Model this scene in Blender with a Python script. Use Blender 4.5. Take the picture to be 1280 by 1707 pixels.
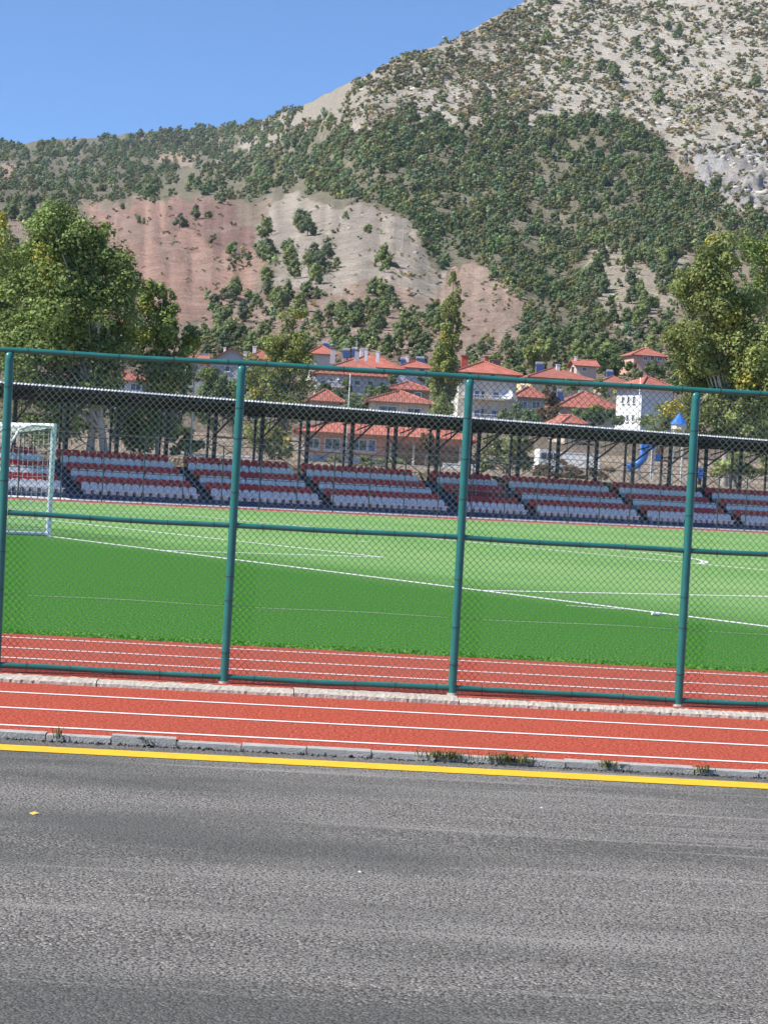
import bpy, math, random
import numpy as np
from mathutils import Vector, Matrix

random.seed(7); rng = np.random.default_rng(7)
for o in list(bpy.data.objects): bpy.data.objects.remove(o, do_unlink=True)
scene = bpy.context.scene
COL = scene.collection

# ------------------------------------------------------------------ camera, world, sun, exposure
F_PX, PITCH, ROLL, CAM_H = 3533.0, 0.01564, 0.0560, 1.726      # photo is 1280 x 1707
cp, sp, cr, sr = math.cos(PITCH), math.sin(PITCH), math.cos(ROLL), math.sin(ROLL)
cam_d = bpy.data.cameras.new('camera'); cam = bpy.data.objects.new('camera', cam_d); COL.objects.link(cam)
X0, UP0, FW = Vector((1, 0, 0)), Vector((0, sp, cp)), Vector((0, cp, -sp))
rv, uv = X0*cr + UP0*sr, X0*(-sr) + UP0*cr
cam.matrix_world = Matrix(((rv.x, uv.x, -FW.x, 0), (rv.y, uv.y, -FW.y, 0), (rv.z, uv.z, -FW.z, CAM_H), (0, 0, 0, 1)))
cam_d.sensor_fit = 'VERTICAL'; cam_d.sensor_height = 24.0; cam_d.lens = 24.0*F_PX/1707
cam_d.clip_start = 0.1; cam_d.clip_end = 20000
scene.camera = cam

SUN_EL = math.radians(46.0); SH_AZ = math.radians(19.4)          # shadows run along this heading
sun_to = Vector((-math.cos(SH_AZ)*math.cos(SUN_EL), -math.sin(SH_AZ)*math.cos(SUN_EL), math.sin(SUN_EL)))
world = bpy.data.worlds.new('World'); scene.world = world; world.use_nodes = True
wn = world.node_tree.nodes; wl = world.node_tree.links; wn.clear()
sky = wn.new('ShaderNodeTexSky'); sky.sky_type = 'NISHITA'; sky.sun_disc = False
sky.sun_elevation = SUN_EL; sky.sun_rotation = math.atan2(sun_to.x, sun_to.y)
sky.altitude = 3000; sky.air_density = 1.0; sky.dust_density = 0.0; sky.ozone_density = 9.5
bg = wn.new('ShaderNodeBackground'); bg.inputs['Strength'].default_value = 0.114
wo = wn.new('ShaderNodeOutputWorld'); wl.new(sky.outputs[0], bg.inputs[0]); wl.new(bg.outputs[0], wo.inputs[0])
sd = bpy.data.lights.new('sun', 'SUN'); sd.energy = 4.7; sd.angle = math.radians(0.53); sd.color = (1.0, 0.945, 0.86)
sun = bpy.data.objects.new('sun', sd); COL.objects.link(sun)
sun.rotation_euler = sun_to.to_track_quat('Z', 'Y').to_euler(); sun.location = (-60, -20, 70)
scene.view_settings.view_transform = 'Standard'; scene.view_settings.look = 'None'
scene.view_settings.exposure = 0.66; scene.view_settings.gamma = 1.0; scene.view_settings.use_curve_mapping = False
scene.cycles.max_bounces = 6; scene.cycles.transparent_max_bounces = 8; scene.cycles.volume_bounces = 0

# ------------------------------------------------------------------ helpers
def at(px, py, Y):
    """world point on the photo pixel's ray at depth Y"""
    dx, dy = px-640.0, py-853.5
    u = dx*cr + dy*sr; v = -dx*sr + dy*cr
    d = (u/F_PX, cp-(v/F_PX)*sp, -sp-(v/F_PX)*cp)
    k = Y/d[1]
    return Vector((d[0]*k, Y, CAM_H + d[2]*k))
HOR = 798.24
def uw(px, py):
    """photo pixel -> (level horizontal, height above horizon), in pixels"""
    p = at(px, py, F_PX)
    return p.x, p.z-CAM_H

def tag(o, label=None, cat=None, group=None, kind=None):
    if label: o['label'] = label
    if cat: o['category'] = cat
    if group: o['group'] = group
    if kind: o['kind'] = kind
    return o
def empty(name, loc=(0, 0, 0), rz=0.0):
    o = bpy.data.objects.new(name, None); o.location = loc; o.rotation_euler = (0, 0, rz)
    o.empty_display_size = 0.3; COL.objects.link(o); return o
def link(name, me, parent=None):
    o = bpy.data.objects.new(name, me); COL.objects.link(o)
    if parent is not None: o.parent = parent
    return o

class MB:
    def __init__(s): s.v = []; s.f = []; s.mi = []; s.m = 0; s.sm = False
    def add(s, vs, fs):
        b = len(s.v); s.v += [tuple(v) for v in vs]; s.f += [tuple(i+b for i in f) for f in fs]; s.mi += [s.m]*len(fs)
    def box(s, x0, x1, y0, y1, z0, z1):
        s.add([(x0,y0,z0),(x1,y0,z0),(x1,y1,z0),(x0,y1,z0),(x0,y0,z1),(x1,y0,z1),(x1,y1,z1),(x0,y1,z1)],
              [(0,3,2,1),(4,5,6,7),(0,1,5,4),(1,2,6,5),(2,3,7,6),(3,0,4,7)])
    def tube(s, p0, p1, r0, r1=None, n=8, cap=True):
        p0, p1 = Vector(p0), Vector(p1); r1 = r0 if r1 is None else r1
        d = (p1-p0).normalized(); a = d.orthogonal().normalized(); b = d.cross(a)
        if abs(d.z) < .9:
            a = Vector((0,0,1)); a = (a-d*a.dot(d)).normalized(); b = d.cross(a)
        vs = []
        for p, r in ((p0, r0), (p1, r1)):
            for k in range(n):
                t = 2*math.pi*(k+.5)/n; vs.append(p+a*math.cos(t)*r+b*math.sin(t)*r)
        fs = [(k, (k+1) % n, n+(k+1) % n, n+k) for k in range(n)]
        if cap: fs += [tuple(range(n-1, -1, -1)), tuple(range(n, 2*n))]
        s.add(vs, fs)
    def path(s, pts, rs, n=6):
        """smooth tube through points"""
        pts = [Vector(p) for p in pts]; vs = []; fs = []
        ref = Vector((0.3, 0.9, 0.2)).normalized()
        for i, p in enumerate(pts):
            d = (pts[min(i+1, len(pts)-1)]-pts[max(i-1, 0)]).normalized()
            a = (ref-d*ref.dot(d)).normalized(); b = d.cross(a)
            r = rs[i] if hasattr(rs, '__len__') else rs
            for k in range(n):
                t = 2*math.pi*k/n; vs.append(p+a*math.cos(t)*r+b*math.sin(t)*r)
        for i in range(len(pts)-1):
            for k in range(n): fs.append((i*n+k, i*n+(k+1) % n, (i+1)*n+(k+1) % n, (i+1)*n+k))
        s.add(vs, fs)
    def quad(s, a, b, c, d): s.add([a, b, c, d], [(0, 1, 2, 3)])
    def mesh(s, name, mats, smooth=False):
        me = bpy.data.meshes.new(name); me.from_pydata(s.v, [], s.f)
        if not isinstance(mats, (list, tuple)): mats = [mats]
        for m in mats: me.materials.append(m)
        if any(s.mi): me.polygons.foreach_set('material_index', s.mi)
        if smooth: me.polygons.foreach_set('use_smooth', [True]*len(s.f))
        me.update(); return me
    def build(s, name, mats, parent=None, smooth=False): return link(name, s.mesh(name, mats, smooth), parent)

def np_mesh(name, V, Fq, mats, smooth=False, col=None, colname='tint'):
    """mesh from numpy arrays; Fq is an (n,3) or (n,4) face array; col per-face RGB or per-vertex RGB"""
    me = bpy.data.meshes.new(name); V = np.asarray(V, np.float32); Fq = np.asarray(Fq, np.int32)
    k = Fq.shape[1]
    me.vertices.add(len(V)); me.vertices.foreach_set('co', V.ravel())
    me.loops.add(Fq.size); me.loops.foreach_set('vertex_index', Fq.ravel())
    me.polygons.add(len(Fq)); me.polygons.foreach_set('loop_start', np.arange(0, Fq.size, k, dtype=np.int32))
    if not isinstance(mats, (list, tuple)): mats = [mats]
    for m in mats: me.materials.append(m)
    if smooth: me.polygons.foreach_set('use_smooth', np.ones(len(Fq), bool))
    me.update(calc_edges=True)
    if col is not None:
        dom = 'POINT' if len(col) == len(V) else 'FACE'
        a = me.attributes.new(colname, 'FLOAT_COLOR', dom)
        c = np.ones((len(col), 4), np.float32); c[:, :3] = col; a.data.foreach_set('color', c.ravel())
    return me

def hash2(ix, iy, seed):
    n = (ix.astype(np.int64)*374761393 + iy.astype(np.int64)*668265263 + seed*69069) & 0x7fffffff
    n = ((n ^ (n >> 13))*1274126177) & 0x7fffffff
    return ((n ^ (n >> 16)) & 0xffff)/65535.0
def vnoise(x, y, seed=0):
    ix, iy = np.floor(x), np.floor(y); fx, fy = x-ix, y-iy
    fx = fx*fx*(3-2*fx); fy = fy*fy*(3-2*fy)
    a, b, c, d = hash2(ix, iy, seed), hash2(ix+1, iy, seed), hash2(ix, iy+1, seed), hash2(ix+1, iy+1, seed)
    return (a*(1-fx)+b*fx)*(1-fy) + (c*(1-fx)+d*fx)*fy
def fbm(x, y, seed=0, o=4):
    s = 0; a = .5
    for k in range(o): s = s + a*vnoise(x, y, seed+k*17); x = x*2.03; y = y*2.03; a *= .5
    return s/(1-.5**o)
def inpoly(x, y, poly):
    c = np.zeros(x.shape, bool); n = len(poly)
    for i in range(n):
        x1, y1 = poly[i]; x2, y2 = poly[(i+1) % n]
        if y1 == y2: continue
        c ^= ((y1 > y) != (y2 > y)) & (x < (x2-x1)*(y-y1)/(y2-y1)+x1)
    return c

# ------------------------------------------------------------------ materials
class NT:
    def __init__(s, name):
        s.m = bpy.data.materials.new(name); s.m.use_nodes = True
        s.n = s.m.node_tree.nodes; s.l = s.m.node_tree.links; s.n.clear()
        s.out = s.n.new('ShaderNodeOutputMaterial'); s.b = s.n.new('ShaderNodeBsdfPrincipled')
        s.l.new(s.b.outputs[0], s.out.inputs[0])
    def node(s, t, **kw):
        n = s.n.new(t)
        for k, v in kw.items():
            if k in n.inputs and not hasattr(n, k): n.inputs[k].default_value = v
            else:
                try: setattr(n, k, v)
                except Exception: n.inputs[k].default_value = v
        return n
    def set(s, **kw):
        for k, v in kw.items():
            i = s.b.inputs[k.replace('_', ' ')]
            if isinstance(v, bpy.types.NodeSocket): s.l.new(v, i)
            elif isinstance(v, tuple) and len(v) == 3: i.default_value = (*v, 1)
            else: i.default_value = v
    def coord(s, kind='Object', scale=(1, 1, 1), rot=(0, 0, 0)):
        if kind == 'World': t = s.n.new('ShaderNodeNewGeometry').outputs['Position']
        else: t = s.n.new('ShaderNodeTexCoord').outputs[kind]
        mp = s.n.new('ShaderNodeMapping'); mp.inputs['Scale'].default_value = scale; mp.inputs['Rotation'].default_value = rot
        s.l.new(t, mp.inputs[0]); return mp.outputs[0]
    def noise(s, vec, scale, detail=4, rough=.55):
        n = s.n.new('ShaderNodeTexNoise'); n.inputs['Scale'].default_value = scale
        n.inputs['Detail'].default_value = detail; n.inputs['Roughness'].default_value = rough
        s.l.new(vec, n.inputs['Vector']); return n.outputs['Fac']
    def voro(s, vec, scale, feature='F1', out='Distance', dim='3D'):
        n = s.n.new('ShaderNodeTexVoronoi'); n.feature = feature; n.voronoi_dimensions = dim; n.inputs['Scale'].default_value = scale
        s.l.new(vec, n.inputs['Vector']); return n.outputs[out]
    def ramp(s, fac, stops):
        n = s.n.new('ShaderNodeValToRGB'); e = n.color_ramp.elements
        while len(e) > 1: e.remove(e[-1])
        e[0].position = stops[0][0]; e[0].color = (*stops[0][1], 1)
        for p, c in stops[1:]:
            k = e.new(p); k.color = (*c, 1)
        s.l.new(fac, n.inputs[0]); return n.outputs[0]
    def mix(s, fac, a, b, mode='MIX'):
        n = s.n.new('ShaderNodeMix'); n.data_type = 'RGBA'; n.blend_type = mode
        for i, v in ((0, fac), (6, a), (7, b)):
            if isinstance(v, bpy.types.NodeSocket): s.l.new(v, n.inputs[i])
            elif isinstance(v, tuple): n.inputs[i].default_value = (*v, 1)
            else: n.inputs[i].default_value = v
        return n.outputs[2]
    def math(s, op, a, b=0.0):
        n = s.n.new('ShaderNodeMath'); n.operation = op
        for i, v in ((0, a), (1, b)):
            if isinstance(v, bpy.types.NodeSocket): s.l.new(v, n.inputs[i])
            else: n.inputs[i].default_value = v
        return n.outputs[0]
    def bump(s, h, strength=.5, dist=.02):
        n = s.n.new('ShaderNodeBump'); n.inputs['Strength'].default_value = strength; n.inputs['Distance'].default_value = dist
        s.l.new(h, n.inputs['Height']); s.l.new(n.outputs[0], s.b.inputs['Normal'])

def plain(name, c, rough=.6, var=.12, scale=3.0, metal=0.0, spec=.5, bump=0.0, coord='Object'):
    t = NT(name); v = t.coord(coord)
    n = t.noise(v, scale, 5)
    lo = tuple(x*(1-var) for x in c); hi = tuple(min(1, x*(1+var)) for x in c)
    t.set(Base_Color=t.ramp(n, [(.3, lo), (.7, hi)]), Roughness=rough, Metallic=metal)
    t.b.inputs['Specular IOR Level'].default_value = spec
    if bump: t.bump(t.noise(v, scale*6, 4), bump, .02)
    return t.m
M = {}
# asphalt: coarse aggregate, dusty streaks along the road
t = NT('asphalt'); v = t.coord('World'); vs = t.coord('World', scale=(.16, 1.0, 1), rot=(0, 0, -.03))
wob_ = t.node('ShaderNodeTexNoise'); wob_.inputs['Scale'].default_value = 45; wob_.inputs['Detail'].default_value = 3; t.l.new(v, wob_.inputs['Vector'])
vm = t.node('ShaderNodeVectorMath'); vm.operation = 'MULTIPLY_ADD'; t.l.new(wob_.outputs['Color'], vm.inputs[0]); vm.inputs[1].default_value = (.022, .022, 0); t.l.new(v, vm.inputs[2]); vd = vm.outputs[0]
agg = t.voro(vd, 74.0, 'F1', 'Color', '2D'); aggd = t.voro(vd, 74.0, 'F1', 'Distance', '2D')
c1 = t.ramp(agg, [(.0, (.075, .069, .060)), (.45, (.20, .186, .164)), (.8, (.32, .299, .265)), (1, (.62, .585, .53))])
n2 = t.noise(vs, 1.6, 6, .6); n3 = t.noise(v, 34, 6, .75)
c2 = t.mix(t.ramp(n2, [(.42, (0, 0, 0)), (.66, (.85, .85, .85))]), c1, (.31, .291, .260))
edge_ = t.ramp(aggd, [(.40, (0, 0, 0)), (.62, (.85, .85, .85))])
c2 = t.mix(edge_, c2, (.028, .025, .022))
n5 = t.noise(t.coord('World', scale=(.35, 1, 1)), .8, 4, .6)
c2 = t.mix(t.ramp(n5, [(.36, (.70, .70, .70)), (.56, (0, 0, 0))]), c2, (.075, .078, .068))
c3 = t.mix(t.ramp(n3, [(.34, (.85, .85, .85)), (.46, (0, 0, 0))]), c2, (.030, .020, .019))
n4 = t.noise(t.coord('World', scale=(.08, 2.4, 1), rot=(0, 0, -.05)), 2.3, 4, .6)
c4 = t.mix(t.ramp(n4, [(.60, (0, 0, 0)), (.72, (.5, .5, .5))]), c3, (.38, .358, .322))
t.set(Base_Color=c4, Roughness=.82); t.b.inputs['Specular IOR Level'].default_value = .35
hh = t.math('ADD', t.math('MULTIPLY', aggd, -1.2), t.math('MULTIPLY', n3, 1.6)); t.bump(hh, .6, .010)
M['asphalt'] = t.m

def rubber(name, base):
    t = NT(name); v = t.coord('World')
    n = t.noise(v, 48, 4, .7); n2 = t.noise(v, .9, 5, .6); n3 = t.noise(v, 14, 4)
    c = t.ramp(n, [(.38, tuple(x*.30 for x in base)), (.5, base), (.60, tuple(min(1, x*1.5+.03) for x in base))])
    c = t.mix(t.ramp(n2, [(.35, (0, 0, 0)), (.75, (.35, .35, .35))]), c, tuple(x*.72+.03 for x in base))
    c = t.mix(t.ramp(n3, [(.28, (.4, .4, .4)), (.42, (0, 0, 0))]), c, tuple(x*.55 for x in base))
    t.set(Base_Color=c, Roughness=.85); t.b.inputs['Specular IOR Level'].default_value = .08
    t.bump(t.math('ADD', n, n3), .7, .008); return t.m
M['track'] = rubber('red_rubber', (.40, .074, .040))

t = NT('turf'); v = t.coord('World')
th = 0.594
rot = t.coord('World', rot=(0, 0, -th))
sep = t.node('ShaderNodeSeparateXYZ'); t.l.new(rot, sep.inputs[0])
# pitch "t" axis: stripes parallel to the goal line; goal line lies at rotated x = GL
GL = -7.563*math.cos(th)+48.05*math.sin(th)
tx = t.math('SUBTRACT', sep.outputs[0], GL)
wob = t.math('ADD', tx, t.math('MULTIPLY', t.math('SUBTRACT', t.noise(v, .35, 3), .5), 1.6))
inside = t.node('ShaderNodeMapRange'); inside.inputs['From Min'].default_value = -1.2; inside.inputs['From Max'].default_value = 3.2
t.l.new(wob, inside.inputs[0])
st = t.math('SINE', t.math('MULTIPLY', tx, 2*math.pi/11.0)); st = t.math('MULTIPLY', t.math('ADD', st, 1), .5)
blade = t.noise(t.coord('World', scale=(1, .35, 1)), 42, 4, .7); big = t.noise(v, .5, 4)
dark = t.ramp(blade, [(.38, (.007, .060, .003)), (.50, (.034, .158, .010)), (.62, (.14, .33, .06))])
lite = t.ramp(blade, [(.41, (.090, .215, .045)), (.50, (.205, .375, .115)), (.58, (.35, .50, .22))])  # paler turf inside the goal line: sheen of the pile put into colour
lite2 = t.mix(t.math('MULTIPLY', st, .22), lite, (.05, .25, .03))
c = t.mix(inside.outputs[0], dark, lite2)
c = t.mix(t.ramp(big, [(.35, (.22, .22, .22)), (.6, (0, 0, 0))]), c, (.03, .17, .012))
t.set(Base_Color=c, Roughness=.9); t.b.inputs['Specular IOR Level'].default_value = .06
t.bump(blade, .35, .012)
M['turf'] = t.m
M['line'] = plain('line_paint', (.78, .78, .76), .7, .10, 30, coord='World')
M['yellow'] = plain('yellow_paint', (.80, .48, .010), .6, .10, 12, coord='World')
t = NT('concrete'); v = t.coord('World'); n = t.noise(v, 9, 6, .65); n2 = t.noise(v, 45, 4, .7)
t.set(Base_Color=t.mix(t.ramp(n2, [(.3, (.6, .6, .6)), (.5, (0, 0, 0))]), t.ramp(n, [(.3, (.42, .38, .32)), (.7, (.62, .57, .49))]), (.30, .27, .22)), Roughness=.9)
t.bump(t.math('ADD', n, n2), .8, .02); M['concrete'] = t.m
M['kerb'] = plain('kerb_concrete', (.40, .39, .36), .9, .18, 14, bump=.5, coord='World')
M['dirt'] = plain('dirt', (.26, .21, .16), .95, .3, .6, bump=.6, coord='World')
M['crumb'] = plain('loose_asphalt', (.030, .028, .028), .95, .4, 60, coord='World')
M['white'] = plain('white_paint', (.80, .80, .80), .45, .04, 5)

# ------------------------------------------------------------------ the setting near the camera
def strip(name, ya, yb, z, sl, mat, parent=None, x0=-60., x1=60., zb=None, n=1):
    b = MB(); xs = [x0+(x1-x0)*k/n for k in range(n+1)]
    for i in range(n):
        b.quad((xs[i], ya+sl*xs[i], z), (xs[i+1], ya+sl*xs[i+1], z), (xs[i+1], yb+sl*xs[i+1], z if zb is None else zb), (xs[i], yb+sl*xs[i], z if zb is None else zb))
    return b.build(name, mat, parent)
b = MB(); b.quad((-1140, -250, -.40), (1140, -250, -.40), (1140, 2940, -.40), (-1140, 2940, -.40))
tag(b.build('ground', M['dirt']), kind='structure')
road = tag(strip('road', -25, 13.99, -.12, .03, M['asphalt']), kind='structure')
strip('edge_line', 13.43, 13.70, -.116, .038, M['yellow'], road)
S = .047
track = tag(strip('running_track', 14.08, 17.34, -.085, S, M['track']), kind='structure')
for y in (14.42, 15.44, 16.47): strip('lane_line', y, y+.062, -.081, S, M['line'], track)
track2 = tag(strip('running_track', 17.50, 21.75, -.045, S, M['track']), kind='structure')
for y in (18.90, 19.90, 21.05): strip('lane_line', y, y+.062, -.041, S, M['line'], track2)

# low kerb between road and track: single stones
kerb = tag(empty('kerb', (0, 13.99, -.12), math.atan(.03)), kind='structure')
meshes = []
for k in range(5):
    b = MB(); j = lambda: random.uniform(-.004, .004)
    L = .423
    b.add([(0, j(), -.1), (L, j(), -.1), (L, .12+j(), -.1), (0, .12+j(), -.1), (0, j()+.006, .040+j()), (L, j()+.006, .040+j()), (L, .118+j(), .043+j()), (0, .118+j(), .043+j())],
          [(4, 5, 6, 7), (0, 1, 5, 4), (1, 2, 6, 5), (2, 3, 7, 6), (3, 0, 4, 7)])
    meshes.append(b.mesh('kerbstone', M['kerb']))
for i in range(-22, 23):
    o = link('kerbstone', meshes[i % 5], kerb)
    o.location = (i*.4295+.01, random.uniform(-.004, .004), random.uniform(-.006, .004))
    if i == -4: o.location.z += .012; o.rotation_euler = (0, 0, .03)
# crumbled asphalt in the joint in front of the kerb
b = MB()
for i in range(1500):
    x = random.uniform(-6, 6); d = abs(random.gauss(0, .035)); y = 13.99+.03*x-.012-d; s = random.uniform(.004, .014)*(1.6 if x < 0 and random.random() < .2 else 1)
    a = random.uniform(0, 6.3); c, q = math.cos(a)*s, math.sin(a)*s
    b.add([(x-c, y-q, -.121), (x+c, y+q, -.121), (x+q, y-c, -.121), (x-q*.2, y+c*.2, -.121+s*1.1)], [(0, 1, 3), (1, 2, 3), (2, 0, 3)])
tag(b.build('loose_asphalt', M['crumb']), 'black crumbled asphalt grains lying along the foot of the kerb', 'gravel', kind='stuff')

# rough concrete footing strip under the fence
FY, FS = 17.66, .055
foot = tag(empty('fence_footing', (0, 17.27, -.085), math.atan(FS)), kind='structure')
xx = -9.0; k = 0
while xx < 9.0:
    L = random.choice((1.35, 1.6, 1.9)); n = 60; vs = []; fs = []
    prof = [(-.012, -.06), (-.004, .026), (.03, .040), (.17, .044), (.33, .038), (.44, .020), (.45, -.06)]
    m = len(prof)
    for i in range(n+1):
        X = xx+.004+(L-.008)*i/n
        for q, (py, pz) in enumerate(prof):
            e = .004 if q in (1, 2) else .003
            vs.append((X, py+random.uniform(-e, e)*1.2, pz+(random.uniform(-e, e) if q not in (0, m-1) else 0)))
    for i in range(n):
        for q in range(m-1): fs.append((i*m+q, (i+1)*m+q, (i+1)*m+q+1, i*m+q+1))
    fs += [tuple(range(m)), tuple(n*m+q for q in range(m-1, -1, -1))]
    b = MB(); b.add(vs, fs); o = b.build('footing_block', M['concrete'], foot); o.location.z = random.uniform(-.006, .006)
    xx += L; k += 1

# turf and pitch markings
ST_A, ST_Y = 0.5599, 104.355
se, sn = Vector((math.cos(ST_A), math.sin(ST_A), 0)), Vector((-math.sin(ST_A), math.cos(ST_A), 0))    # along the stand, backwards
def stand(s, q, z=0.0): return Vector((0, ST_Y, 0))+se*s+sn*q+Vector((0, 0, z))
def stand_s(px, q, z):
    """s on the stand whose point (s,q,z) appears at photo column px"""
    lo, hi = -80., 90.
    for _ in range(50):
        m = (lo+hi)/2; p = stand(m, q, z); fw = p.y*cp-(p.z-CAM_H)*sp; up = p.y*sp+(p.z-CAM_H)*cp
        x = 640+F_PX*(p.x/fw)*cr+F_PX*(up/fw)*sr
        if x < px: lo = m
        else: hi = m
    return (lo+hi)/2
b = MB(); a0, a1 = stand(-75, -5.4), stand(85, -5.4)
nL, nR = Vector((-58, 21.60-58*S, 0)), Vector((70, 21.60+70*S, 0))
lip = Vector((0, -.05, -.048)); b.add([nL, nR, a1, a0, nL+lip, nR+lip], [(0, 1, 2, 3), (4, 5, 1, 0)])
turf = tag(b.build('football_pitch', M['turf']), kind='structure')
PA = 0.594
pe, pd = Vector((math.cos(PA), math.sin(PA), 0)), Vector((-math.sin(PA), math.cos(PA), 0))
PO = Vector((-7.563, 48.049, 0))+pd*3.72            # goal centre
def pt(s, q, z=.005): return PO+pd*s+pe*q+Vector((0, 0, z))
lw = .085
def pline(s0, t0, s1, t1, w=lw, z=.005):
    p, r = pt(s0, t0, z), pt(s1, t1, z); d = (r-p).normalized(); n = Vector((-d.y, d.x, 0))*w
    b = MB(); b.quad(p-n, r-n, r+n, p+n); b.build('pitch_line', M['line'], turf)
pline(-33, 0, 33.0, 0); pline(-9.16, .06, -9.16, 5.44); pline(9.16, .06, 9.16, 5.44); pline(-9.215, 5.5, 9.215, 5.5)
pline(-20.16, .06, -20.16, 16.44); pline(20.16, .06, 20.16, 16.44); pline(-20.215, 16.5, 20.215, 16.5)
pline(-23.9, -.18, -23.3, -.75, .04); pline(-.16, 11, .16, 11, .12)
b = MB(); N = 40; a0_ = math.acos(5.5/9.15)
for i in range(N):
    p = []
    for rr in (9.15-lw, 9.15+lw):
        for k in (i, i+1):
            a = -a0_+2*a0_*k/N; p.append(pt(math.sin(a)*rr, 11+math.cos(a)*rr, .0085))
    b.quad(p[0], p[1], p[3], p[2])
b.build('penalty_arc', M['line'], turf)
b = MB(); p, r = stand(-70, -5.75, .005), stand(80, -5.75, .005); b.quad(p-sn*lw, r-sn*lw, r+sn*lw, p+sn*lw); b.build('touchline', M['line'], turf)
# fringe of turf fibres along the near edge
nb = 1500; x = rng.uniform(-5, 5.6, nb); y = 21.60+S*x+rng.exponential(.03, nb)-.05
h = rng.uniform(-.035, -.022, nb); a = rng.uniform(0, 6.28, nb); wd = .006
V = np.zeros((nb, 3, 3)); V[:, 0] = np.c_[x-np.cos(a)*wd, y-np.sin(a)*wd, np.full(nb, -.045)]; V[:, 1] = np.c_[x+np.cos(a)*wd, y+np.sin(a)*wd, np.full(nb, -.045)]
V[:, 2] = np.c_[x+rng.normal(0, .02, nb), y+rng.normal(-.01, .02, nb), h]
o = link('turf_fibres', np_mesh('turf_fibres', V.reshape(-1, 3), np.arange(nb*3).reshape(-1, 3), M['turf']), turf); o['kind'] = 'stuff'

far = MB(); p = [stand(-75, -5.42, -.03), stand(85, -5.42, -.03), stand(85, .1, -.03), stand(-75, .1, -.03)]; far.quad(*p)
track3 = tag(far.build('running_track', M['track']), kind='structure')
for q in (-4.2, -3.0, -1.8):
    b = MB(); p, r = stand(-75, q, -.026), stand(85, q, -.026); b.quad(p-sn*.025, r-sn*.025, r+sn*.025, p+sn*.025); b.build('lane_line', M['line'], track3)
# ------------------------------------------------------------------ hills and mountain
def uw_arr(pts):
    a = np.array([uw(x, y) for x, y in pts]); return a[np.argsort(a[:, 0])]
SKY = uw_arr([(-500, 268), (-200, 255), (-60, 246), (0, 241), (60, 236), (130, 232), (200, 225), (300, 217), (400, 207), (440, 197), (500, 180), (540, 158), (600, 130), (660, 97),
              (740, 72), (800, 42), (870, 3), (960, -50), (1100, -130), (1280, -210), (1500, -300), (1750, -330)])
def sky_w(u): return np.interp(u, SKY[:, 0], SKY[:, 1])
def D0(u): return 104.355/(1-.627*u/F_PX)+6.2
WT = np.array([15., 20, 27, 75, 105, 139, 188, 212, 270, 350, 440, 560, 700, 850, 1200])
DT = np.array([0., 155, 184, 214, 255, 300, 380, 430, 520, 640, 800, 1000, 1250, 1500, 2100])
WF = np.array([212., 300, 370, 410, 450, 480, 505, 530, 620, 1200])
DF = np.array([430., 590, 740, 900, 1250, 1650, 2000, 2300, 2600, 3400])
def depth(u, w):
    d = np.interp(w, WT, DT)
    lo = w < 20
    d = np.where(lo, D0(u)+(155-D0(u))*np.clip((w-15)/5, 0, 1), d)
    f = np.interp(w, WF, DF)
    k = np.clip((-40-u)/330, 0, 1); k = k*k*(3-2*k)
    return np.where(w > 212, d*(1-k)+f*k, d)
def to_px(u, w):
    v = -w-55.26
    return 640+u*cr-v*sr, 853.5+u*sr+v*cr
BUMPS = [(265, 430, 120, 95, 16), (500, 400, 90, 80, 14), (640, 430, 75, 90, 18), (830, 540, 55, 80, 14), (345, 300, 70, 50, 10), (560, 260, 90, 60, 8),
         (1080, 470, 90, 70, 10), (420, 470, 35, 90, -12), (735, 470, 35, 90, -12), (930, 430, 40, 150, -10), (700, 200, 60, 160, 8), (1010, 250, 70, 170, 7), (1225, 320, 80, 70, 12)]
CLIFF = [(1140, 255), (1200, 235), (1420, 230), (1420, 420), (1285, 372), (1215, 355), (1150, 325)]
def terr(u, w):
    u = np.asarray(u, float); w = np.asarray(w, float)
    D = depth(u, w); px, py = to_px(u, w)
    dw = np.zeros_like(u)
    for cx, cy, rx, ry, a in BUMPS: dw += a*np.exp(-((px-cx)/rx)**2-((py-cy)/ry)**2)
    fade = np.clip((w-205)/90, 0, 1)
    X = u*D/F_PX; Y = D
    n = (fbm(X/70, Y/95, 3)-.5)*2.2+(np.abs(fbm(X/26+5, Y/44, 9)-.5)*-2+.35)*1.1
    dw = dw*fade+fade*n*11*np.clip(700/D, .45, 1.3)
    rill = np.abs(vnoise(px/13+.4*vnoise(px/50, py/50, 4), py/120, 21)-.5)*-2+.5
    red = np.exp(-((px-290)/150)**2-((py-440)/90)**2)+.7*np.exp(-((px-820)/60)**2-((py-510)/70)**2)+.6*np.exp(-((px-600)/120)**2-((py-430)/80)**2)
    dw = dw+fade*red*rill*8.0
    cl = inpoly(px, py, CLIFF); dw = dw+np.where(cl, (fbm(px/30, py/30, 33, 5)-.5)*46+(fbm(px/8, py/14, 5)-.5)*16, 0)
    edge = np.clip((sky_w(u)-w)/30, 0, 1)
    dw = dw*edge+(1-edge)*(fbm(u/14, u*0+3, 8)-.5)*7
    z = CAM_H+(w+dw)*D/F_PX
    return X, Y, z, px, py
NU, NW = 520, 340
uu = np.linspace(-1050, 1080, NU); tt = np.linspace(0, 1, NW)
tt = np.where(tt < .12, tt/.12*.03, .03+(tt-.12)/.88*.97)
U = np.repeat(uu[:, None], NW, 1); W = 15+(sky_w(U)-15)*tt[None, :]
X, Y, Z, PX, PY = terr(U, W)
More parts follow.
